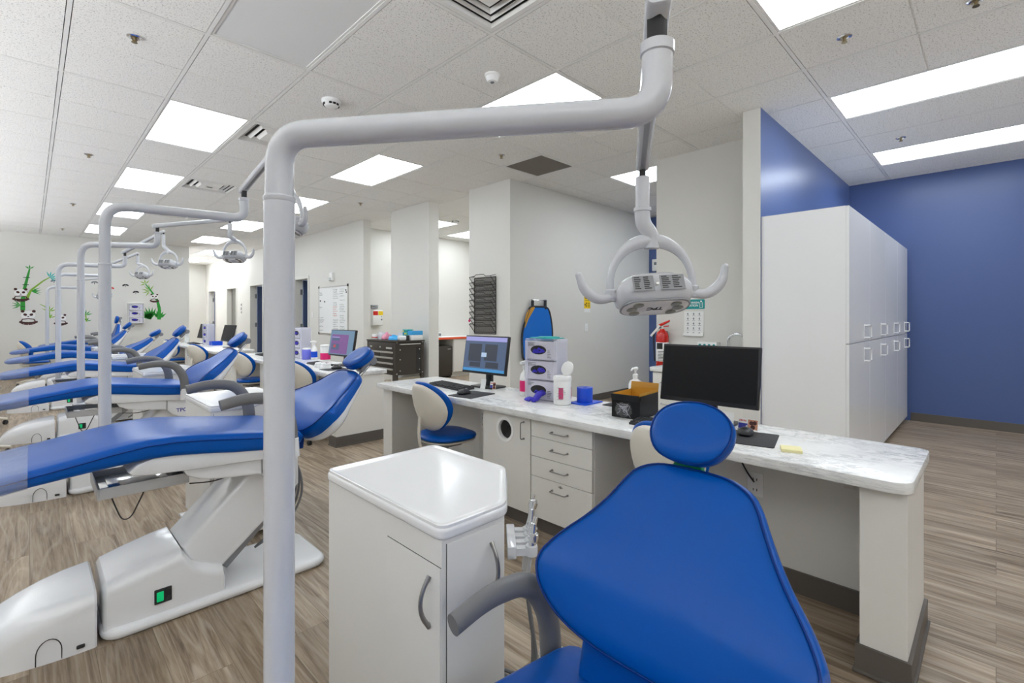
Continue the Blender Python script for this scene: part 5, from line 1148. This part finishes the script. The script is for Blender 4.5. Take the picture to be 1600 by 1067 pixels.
b = MB(); b.box(.066, .084, -.02, .02, .05, .42, .002); b.build('wall_bracket', 'greysteel', t)
# tool cart ----------------------------------------------------------
CX, CY = 3.655, 5.99
t = thing('tool_cart', 'espresso brown steel tool cart with pale drawer pulls, against the pale pillar', 'tool cart', (CX, CY, 0)); w, d, zt = .79, .47, .93
b = MB(); b.box(.0, d, 0, w, .44, zt-.02); b.build('cabinet_body', 'toolbox', t, smooth=False)
b = MB(); b.box(-.015, d+.015, -.015, w+.015, zt-.02, zt, .004); b.build('top_board', 'toolbox', t)
for x, y in ((.0, .0), (d-.035, .0), (.0, w-.035), (d-.035, w-.035)):
    b = MB(); b.box(x-.006, x+.04, y-.006, y+.04, .08, zt-.022); l = b.build('corner_post', 'toolbox', t, smooth=False)
    b = MB(); m = M.Translation((x+.017, y+.017, 0))
    b.cyl((x+.017, y+.005, .045), .045, .024, 20, .006, 'Y'); b.build('caster', 'rubber', l)
b = MB(); b.box(.01, d-.01, .01, w-.01, .15, .165); b.build('lower_shelf', 'toolbox', t, smooth=False)
b = MB(); b.box(.05, d-.05, .01, .02, .18, .40); b.build('shelf_panel', mat('tan_panel', s2l(158, 150, 132), .5), t, smooth=False)
rows = [(.78, .895, [(.04, .75)], 0), (.70, .775, [(.04, .40), (.41, .75)], 1), (.62, .695, [(.04, .75)], 1), (.54, .615, [(.04, .75)], 1), (.455, .535, [(.04, .75)], 1)]
for z0, z1, cs, hnd in rows:
    for a, c in cs:
        b = MB(); b.box(-.010, .004, a, c, z0, z1, .002); f = b.build('drawer' if hnd else 'name_panel', 'toolbox', t)
        if hnd:
            b = MB(); b.prism_xz([(-.030, z1-.002), (-.012, z1-.002), (-.010, z1-.022), (-.024, z1-.026), (-.030, z1-.016)], a+.006, c-.006, .001); b.build('drawer_pull', 'alu', f)
        else:
            b = MB(); b.box(-.0112, -.0098, .08, .24, z0+.03, z0+.055); b.cyl((-.010, .40, z0+.05), .012, -.006, 12, .001, 'X'); b.box(-.0112, -.0098, .64, .70, z0+.04, z0+.06); b.build('badge', 'alu', f, smooth=False)
b = MB()
for z in (.50, .66, .80):
    for x in (.075, d-.07): b.cyl((x, -.0005, z), .009, -.003, 10, .001, 'Y')
for z in (.46, .905):
    for x in (.018, d-.018): b.cyl((x, -.006, z), .008, -.003, 10, .001, 'Y')
rv = b.build('rivets', 'alu', t); rv['kind'] = 'stuff'
b = MB(); b.tube([(.07, -.006, zt-.052), (.07, -.03, zt-.052), (d-.07, -.03, zt-.052), (d-.07, -.006, zt-.052)], .007, 10); b.build('push_bar', 'alu', t)
b = MB(); b.box(d-.12, d-.045, -.003, .001, .46, .83); b.build('black_strip', 'ink', t, smooth=False)
TC = []
def on_cart(name, lab, cat, x, y): return thing(name, lab, cat, (CX+x, CY+y, zt))
t = on_cart('red_edged_case', 'small white case with red band on the tool cart, farthest left', 'case', .13, .735); b = MB(); b.box(-.06, .06, -.06, .06, 0, .075, .006); b.build('case_body', 'white', t); b = MB(); b.box(-.062, .062, -.062, .062, .018, .034, .003); b.build('red_band', 'red', t)
t = on_cart('wire_ring_bundle', 'clear wrap bundle between red case and pink pouch on the tool cart', 'bundle', .14, .605); b = MB()
b.lathe([(.05, 0), (.065, .0), (.07, .05), (.06, .11), (.052, .11), (.060, .05), (.05, .006), (.05, 0)], 20); b.build('clear_cup', 'acrylic', t); b = MB(); b.lathe([(0, .005), (.045, .005), (.045, .07), (0, .09)], 14); b.build('cotton_filling', 'paper', t)
def pouch(name, lab, x, y, m, rx, ry, h, seed):
    rr = random.Random(seed); t = on_cart(name, lab, 'pouch', x, y); n = 20
    ol = [(rx*cos(2*pi*k/n)*rr.uniform(.82, 1.1), ry*sin(2*pi*k/n)*rr.uniform(.82, 1.1)) for k in range(n)]
    b = MB(); b.pad(ol, lambda u, v, k: .006+h*math.sqrt(max(0, 1-k*k))*(1+.35*sin(70*u+seed)*cos(60*v)), lambda u, v, k: .006-.006*min(1, (1-k)*6), (0, 0)); b.build('pouch_body', m, t, ang=60)
    b = MB(); b.tube([(ol[k][0]*.7, ol[k][1]*.7, .006+h*.55) for k in range(0, n, 2)], .005, 8); b.build('pouch_seam', 'film', t)
pouch('pink_pouch', 'pink plastic pouch on the tool cart', .14, .46, mat('pink_pouch', s2l(225, 140, 165), .3), .085, .065, .085, 2)
pouch('pale_bead_bag', 'pale bag of small parts behind the blue gloves on the tool cart', .33, .37, 'lilac', .065, .065, .10, 5)
pouch('blue_glove_pile', 'bright blue crumpled glove heap in the middle of the tool cart top', .11, .225, 'skyblue', .08, .12, .065, 8)
t = on_cart('patterned_carton', 'small carton patterned green, blue and yellow on the tool cart', 'carton', .33, .19); b = MB(); b.box(-.05, .05, -.07, .07, 0, .155, .002); b.build('carton', 'tealliq', t, smooth=False)
b = MB(); b.mi = 0
for r in range(4):
    for c in range(4):
        b.mi = random.randrange(3); b.box(-.0515, -.0495, -.066+c*.034, -.066+c*.034+.022, .012+r*.035, .012+r*.035+.022); b.box(-.045+c*.024, -.045+c*.024+.016, -.0715, -.0695, .012+r*.035, .012+r*.035+.022)
b.build('printed_pattern', ['yellow', 'blueink', 'leaf'], t, smooth=False)
t = on_cart('tissue_box', 'sky blue and white tissue box at the right end of the tool cart', 'tissue box', .36, .045); b = MB(); b.box(-.10, .10, -.045, .045, 0, .075, .003); b.build('box_lower', 'white', t); b = MB(); b.box(-.101, .101, -.046, .046, .075, .135, .003); b.build('box_upper', 'skyblue', t)
t = on_cart('pale_tool_case', 'pale domed case with dark end on the tool cart, before the tissue box', 'case', .15, .045); b = MB(); b.box(-.07, .04, -.04, .05, 0, .07, .02, None, 3); b.build('case_body', 'plastic', t); b = MB(); b.box(.04, .09, -.038, .048, 0, .075, .008); b.build('dark_end', 'black', t)
# alcove: sharps box, red edged counter and small fridge --------------------
t = thing('sharps_container', 'white wall sharps box with red and orange labels in the left opening', 'sharps box', (4.82, 8.65, 1.10)); b = MB(); b.box(-.11, .11, -.12, 0, 0, .30, .015); b.build('casing', 'white', t)
b = MB(); b.box(-.105, -.005, -.123, -.119, .20, .28); b.build('red_label', 'red', t, smooth=False); b = MB(); b.box(.005, .105, -.123, -.119, .20, .28); b.build('orange_label', 'yellow', t, smooth=False)
b = MB(); b.box(-.10, .04, -.05, 0, .33, .36, .003); b.box(-.10, .04, -.05, 0, .37, .40, .003); b.build('vent_slats', 'greysteel', t); b = MB(); b.box(.06, .09, -.124, -.119, .10, .13); b.cyl((.075, -.119, .17), .01, -.006, 10, .001, 'Y'); b.build('key_lock', 'greyink', t, smooth=False)
t = thing('alcove_counter', 'white counter with orange red edge inside the opening between the pale pillars', 'counter', (5.72, 8.06, 0))
b = MB(); b.box(.0, .10, .03, .585, 0, .80); b.box(.60, 1.70, .03, .585, .10, .80); b.box(.60, 1.70, .10, .585, 0, .10); b.build('carcass', 'whitelam', t, smooth=False)
b = MB(); b.box(-.02, 1.72, .0, .585, .80, .84, .003); b.build('counter_top', 'white', t); b = MB(); b.box(-.02, 1.72, -.004, .002, .798, .842); b.build('edge_strip', 'orange', t, smooth=False)
for x in (.61, .975, 1.34):
    b = MB(); b.box(x, x+.355, .012, .03, .11, .79, .001); f = b.build('door', 'whitelam', t, smooth=False); wire_handle('handle', (x+.31, .012, .66), (x+.31, .012, .74), (0, -1, 0), f)
t = thing('mini_fridge', 'dark brown small fridge under the orange edged counter', 'small fridge', (5.84, 8.09, 0)); b = MB(); b.box(0, .46, .05, .5, .02, .66, .008); b.build('casing', 'toolbox', t); b = MB(); b.box(0, .46, 0, .048, .03, .655, .012); dd = b.build('door', 'toolbox', t)
b = MB()
for k in range(4): b.box(.34+.022*k, .355+.022*k, -.003, .001, .585, .60)
b.build('door_badge', 'alu', dd, smooth=False)
for x, y in ((.05, .08), (.41, .08), (.05, .45), (.41, .45)): b = MB(); b.cyl((x, y, 0), .02, .022, 12); b.build('foot', 'rubber', t)
t = thing('alcove_black_cup', 'small black cup at the left end of the orange edged counter', 'cup', (5.80, 8.20, .84)); b = MB(); b.lathe([(0, 0), (.03, 0), (.038, .09), (.034, .09), (.028, .006), (0, .006)], 18); b.build('cup_body', 'black', t); b = MB(); b.tube(fillet([(.034, 0, .075), (.06, 0, .07), (.06, 0, .03), (.031, 0, .02)], .02, 4), .005, 8); b.build('cup_handle', 'black', t)
t = thing('label_printer', 'small white and grey device on the orange edged counter', 'device', (6.02, 8.25, .84)); b = MB(); b.box(-.07, .07, -.08, .08, 0, .10, .012); b.build('casing', 'white', t); b = MB(); b.box(-.05, .05, -.082, -.078, .03, .085); b.build('front_panel', 'greyink', t, smooth=False); b = MB(); b.box(-.045, .045, .02, .06, .10, .15, .004); b.build('roll_cover', 'greysteel', t)
t = thing('wall_soap_bottle', 'white bottle standing behind the tool cart clutter, on the alcove wall shelf', 'bottle', (5.42, 8.60, 1.05)); b = MB(); b.lathe([(0, 0), (.04, 0), (.04, .14), (.02, .18), (0, .18)], 16); b.build('bottle', 'white', t); b = MB(); b.box(-.06, .06, -.045, .05, -.02, 0, .003); b.build('wall_shelf', 'white', t)
# whiteboard wall ----------------------------------------------------
t = thing('whiteboard', 'whiteboard covered in faint handwriting, above the purple monitor', 'whiteboard', (4.20, 9.15, .93)); W2, H2 = .63, .94
b = MB(); b.box(-.012, 0, -W2, W2, 0, H2); b.build('board', mat('whiteboard_enamel', s2l(244, 245, 245), .2), t, smooth=False)
b = MB()
for z in (0, H2-.02): b.box(-.02, 0, -W2-.01, W2+.01, z-.0, z+.02, .002)
for y in (-W2-.01, W2-.012): b.box(-.02, 0, y, y+.022, 0, H2, .002)
b.build('frame', 'alu', t)
b = MB()
for y in (-W2, W2):
    for z in (.005, H2-.01): b.box(-.023, -.005, y-.018, y+.018, z-.02, z+.025, .003)
b.build('corner_caps', 'black', t)
b = MB(); rr = random.Random(11); mm = WX(-.0125, 0, 0)
for r in range(20):
    z = H2-.08-r*.042
    for c0, c1, p in ((-.60, -.40, .3), (.02, .25, .95), (.30, .55, .75)):
        if rr.random() > p: continue
        x = c0
        while x < c0+(c1-c0)*rr.uniform(.5, 1):
            l = rr.uniform(.012, .03); b.mi = 1 if (c0 == .02 and 7 < r < 14) else (2 if c0 > .2 and rr.random() < .5 else 0); a = rr.uniform(-.006, .006)
            b.tube([mm @ V((x, z+a, 0)), mm @ V((x+l*.4, z+.012+a, 0)), mm @ V((x+l*.6, z-.006+a, 0)), mm @ V((x+l, z+.006, 0))], .0016, 4); x += l+rr.uniform(.004, .016)
hw = b.build('handwriting', ['greyink', 'redink', 'greenink'], t, smooth=False); hw['kind'] = 'stuff'
for y, z in ((.56, .66), (.36, .64), (-.58, .80), (-.56, .84)):
    b = MB(); b.cyl((-.012, y, z), .014, -.008, 12, .002, 'X'); b.build('magnet', 'black', t)
t = thing('wall_alarm', 'white alarm box on the wall above the whiteboard', 'alarm', (4.20, 9.18, 1.97)); b = MB(); b.box(-.05, 0, -.07, .07, 0, .16, .01); b.build('casing', 'white', t); b = MB(); b.box(-.085, -.05, -.03, .05, .0, .06, .012); b.build('strobe_lens', 'bottle', t)
t = thing('door_wall_hook', 'small metal hook on the wall between the navy door and the whiteboard', 'hook', (4.20, 10.13, 1.33)) if 0 else None
def door_sign(y, lab, k):
    t = thing('door_number_sign', lab, 'sign', (4.20, y, 1.55), 0); b = MB(); b.box(-.006, 0, -.06, .06, -.22, .10, .002); p = b.build('sign_plate', 'wall', t)
    b = MB(); b.lathe([(0, 0), (.035, 0), (.035, .001), (0, .001)], 16, WX(-.0062, 0, .05)); b.lathe([(0, 0), (.03, 0), (.03, .001), (0, .001)], 16, WX(-.0062, 0, -.16)); b.box(-.0072, -.006, -.02, .035, -.10, -.02); b.build('dark_symbols', 'ink', p, smooth=False)
door_sign(14.93, 'small dark symbol sign on the wall beside the grey door', 0); door_sign(12.86, 'small dark symbol sign right of the navy door, mid hallway', 1)
# far wall -----------------------------------------------------------
FY = 14.15
def decal(name, lab, x, z, cat='wall sticker', grp=None): return thing(name, lab, cat, (x, FY, z), 0, grp)
FM = WY(0, -.001, 0)
def strip(b, pts, w, k=0, d=.002):
    P = [V((p[0], p[1], 0)) for p in pts]; b.mi = k
    for i in range(len(P)-1):
        n = V((-(P[i+1]-P[i]).y, (P[i+1]-P[i]).x, 0)).normalized(); w0 = w[i] if isinstance(w, list) else w; w1 = w[i+1] if isinstance(w, list) else w
        q = [P[i]-n*w0, P[i+1]-n*w1, P[i+1]+n*w1, P[i]+n*w0]; b.prism([(v.x, v.y) for v in q], 0, d, FM)
def ell(b, x, y, rx, ry, k=0, d=.002, a=0, n=16):
    b.mi = k; b.prism([(x+rx*cos(2*pi*i/n)*cos(a)-ry*sin(2*pi*i/n)*sin(a), y+rx*cos(2*pi*i/n)*sin(a)+ry*sin(2*pi*i/n)*cos(a)) for i in range(n)], 0, d, FM)
def leaves(b, x, y, n, l, a0, a1, k=0, w=.012):
    for i in range(n):
        a = R(a0+(a1-a0)*i/max(1, n-1)); e = (x+l*cos(a), y+l*sin(a)); m = (x+l*.45*cos(a)-w*sin(a), y+l*.45*sin(a)+w*cos(a)); m2 = (x+l*.45*cos(a)+w*sin(a), y+l*.45*sin(a)-w*cos(a)); b.mi = k; b.prism([(x, y), m2, e, m], 0, .0016, FM)
t = decal('bamboo_sticker', 'tall green bamboo wall sticker at the far left', -.10, 1.40)
b = MB(); strip(b, [(.0, 0), (.0, .22), (.02, .42), (.08, .75), (.10, .86)], [.036, .033, .026, .018, .012]); [strip(b, [(-.034+.01*k, .08+.15*k), (.034+.018*k, .082+.15*k)], .007, 1, .003) for k in range(5)]; b.build('main_stalk', ['leaf', mat('dark_green_decal', s2l(20, 80, 40), .6)], t, smooth=False)
b = MB(); strip(b, [(.05, .22), (.12, .42), (.30, .62), (.40, .70)], [.025, .018, .012, .008]); b.build('side_branch', 'lime', t, smooth=False)
b = MB(); leaves(b, .40, .70, 6, .14, -40, 110); b.build('blue_leaf_spray', 'tealliq', t, smooth=False)
b = MB(); leaves(b, -.03, .10, 4, .14, 130, 210); leaves(b, .12, .40, 4, .16, -25, 30); leaves(b, .10, .86, 3, .09, 40, 140); b.build('green_leaf_spray', 'leaf', t, smooth=False)
def panda(lab, x, z, s, tilt=0, body=True):
    t = decal('panda_sticker', lab, x, z, 'wall sticker', 'small panda wall stickers'); b = MB(); ell(b, 0, 0, .13*s, .11*s); b.build('face', 'white', t, smooth=False)
    b = MB(); [ell(b, sx*.10*s, .10*s, .035*s, .035*s, 0, .003) for sx in (-1, 1)]; [ell(b, sx*.055*s, .015*s, .036*s, .030*s, 0, .003, sx*.6) for sx in (-1, 1)]; ell(b, 0, -.035*s, .018*s, .012*s, 0, .003); b.build('dark_patches', 'brown', t, smooth=False)
    if body: b = MB(); strip(b, [(-.16*s, -.16*s), (-.08*s, -.20*s), (0, -.21*s), (.08*s, -.20*s), (.17*s, -.16*s)], [.02*s, .035*s, .04*s, .035*s, .02*s]); strip(b, [(-.13*s, -.16*s), (-.10*s, -.10*s), (0, -.085*s), (.10*s, -.10*s), (.13*s, -.16*s)], .012*s, 0, .003); b.build('dark_limbs', 'brown', t, smooth=False)
    return t
panda('panda sticker sitting at the foot of the left bamboo sticker', -.02, 1.30, .82)
panda('panda sticker hugging the left bamboo stalk', -.13, 1.76, .74).location.y -= .004
panda('panda sticker on the far wall between the white poles', .47, 1.24, .66)
t = decal('bamboo_sticker', 'leafy bamboo wall sticker right of the wall glove dispenser', 2.13, 1.20)
b = MB(); strip(b, [(.06, 0), (.07, .25), (.03, .45), (-.08, .66), (-.20, .84)], [.036, .033, .026, .016, .010]); b.build('main_stalk', 'leaf', t, smooth=False)
b = MB(); leaves(b, -.10, .0, 7, .30, 70, 150, 0, .03); leaves(b, .05, .02, 5, .2, 40, 120, 0, .03); b.build('grass_blades', 'leaf', t, smooth=False)
b = MB(); leaves(b, -.12, .68, 6, .16, 60, 240); leaves(b, -.2, .84, 4, .12, 50, 200); b.build('upper_leaves', 'lime', t, smooth=False)
panda('small panda sticker clinging to the right bamboo stalk', 2.10, 1.74, .55, body=True).location.y -= .004
for k, (x, z, lab) in enumerate(((.25, 1.40, 'small leafy twig sticker right of the sitting panda'), (.83, 1.32, 'small pale leaf sticker right of the pole crossed panda'))):
    t = decal('leaf_sticker', lab, x, z, grp='leaf wall stickers'); b = MB(); strip(b, [(.06, -.16), (.04, 0), (-.04, .10), (-.10, .13)], [.012, .01, .008, .004]); b.build('twig', 'lime', t, smooth=False); b = MB(); leaves(b, .04, -.02, 5, .13, 20, 150); leaves(b, .06, -.15, 3, .09, 20, 120); b.build('leaf_blades', 'leaf' if k else 'lime', t, smooth=False)
for k, (x, z, m, lab) in enumerate(((.37, 2.02, 'greyink', 'grey butterfly sticker left of the fourth pole'), (1.02, 2.02, 'greyink', 'grey butterfly sticker between the white poles'), (1.30, 1.90, 'red', 'red butterfly sticker just right of the second pole'), (1.56, 1.98, 'ink', 'dark butterfly sticker, upper of two right of the red one'), (1.75, 1.83, 'ink', 'dark butterfly sticker, lower of two right of the red one'))):
    t = decal('butterfly_sticker', lab, x, z, grp='butterfly wall stickers'); b = MB(); ell(b, -.03, .014, .034, .018, 0, .0015, .7); ell(b, .03, .018, .034, .018, 0, .0015, -.5); b.build('wings', m, t, smooth=False); b = MB(); strip(b, [(-.004, -.03), (.004, .03)], .005, 0, .003); b.build('body', 'ink', t, smooth=False)
t = thing('wall_glove_dispenser', 'white wall rack of three purple glove boxes on the far wall', 'glove dispenser', (1.745, FY, 1.12)); b = MB(); b.box(-.145, .145, -.012, 0, 0, .46); b.box(-.145, -.135, -.11, -.012, 0, .46)
b.box(.135, .145, -.11, -.012, 0, .46); [b.box(-.135, .135, -.11, -.012, q-.004, q+.004) for q in (.004, .155, .306, .456)]; b.build('rack', 'white', t, smooth=False)
for k in range(3): glove_carton(('bottom glove box in the far wall dispenser', 'middle glove box in the far wall dispenser', 'top glove box in the far wall dispenser')[k], 1.745, FY-.060, 1.12+.0085+.151*k, 90, 'glove boxes in the far wall dispenser', 0, .25, .085, .13)
# cords
t = thing('outlet_plug_cable', 'thin black cable running down the back panel beside the waste cupboard', 'cable', (2.49, 2.45, 0)) if 0 else None
b = MB(); b.tube(smooth_poly([(2.50, 2.62, .675), (2.50, 2.60, .55), (2.50, 2.53, .42), (2.495, 2.44, .33), (2.49, 2.39, .32)], 5, False), .004, 8); tag(b.build('hanging_cable', 'wire'), 'black cable hanging under the nearest desk beside the round hole cupboard', 'cable', 'cables under the desk')
b = MB(); b.tube(smooth_poly([(2.50, .88, .675), (2.49, .90, .60), (2.50, .87, .52), (2.505, .835, .47)], 5, False), .004, 8); tag(b.build('hanging_cable', 'wire'), 'black cable hanging under the nearest desk right of the near headrest', 'cable', 'cables under the desk')
b = MB(); b.tube(smooth_poly([(2.50, 1.06, .675), (2.47, 1.03, .62), (2.49, 1.00, .58), (2.46, .98, .63), (2.50, .95, .67)], 5, False), .005, 8); tag(b.build('hanging_cable', 'wire'), 'looped black cable under the nearest desk at the headrest neck', 'cable', 'cables under the desk')
t = thing('foot_pedal', 'grey foot control on the floor left of the near cart', 'foot pedal', (1.17, 2.38, 0), R(20)); b = MB(); b.box(-.07, .07, -.05, .05, 0, .03, .008); b.build('pedal_base', 'rubber', t); b = MB(); b.prism_xz([(-.06, .028), (-.06, .075), (.02, .085), (.06, .04), (.06, .028)], -.042, .042, .008); b.build('pedal_top', 'armgrey', t); b = MB(); b.tube(smooth_poly([(.06, 0, .02), (.12, -.04, .008), (.2, -.02, .006), (.3, .1, .006)], 5, False), .005, 8); b.build('cord', 'wire', t)
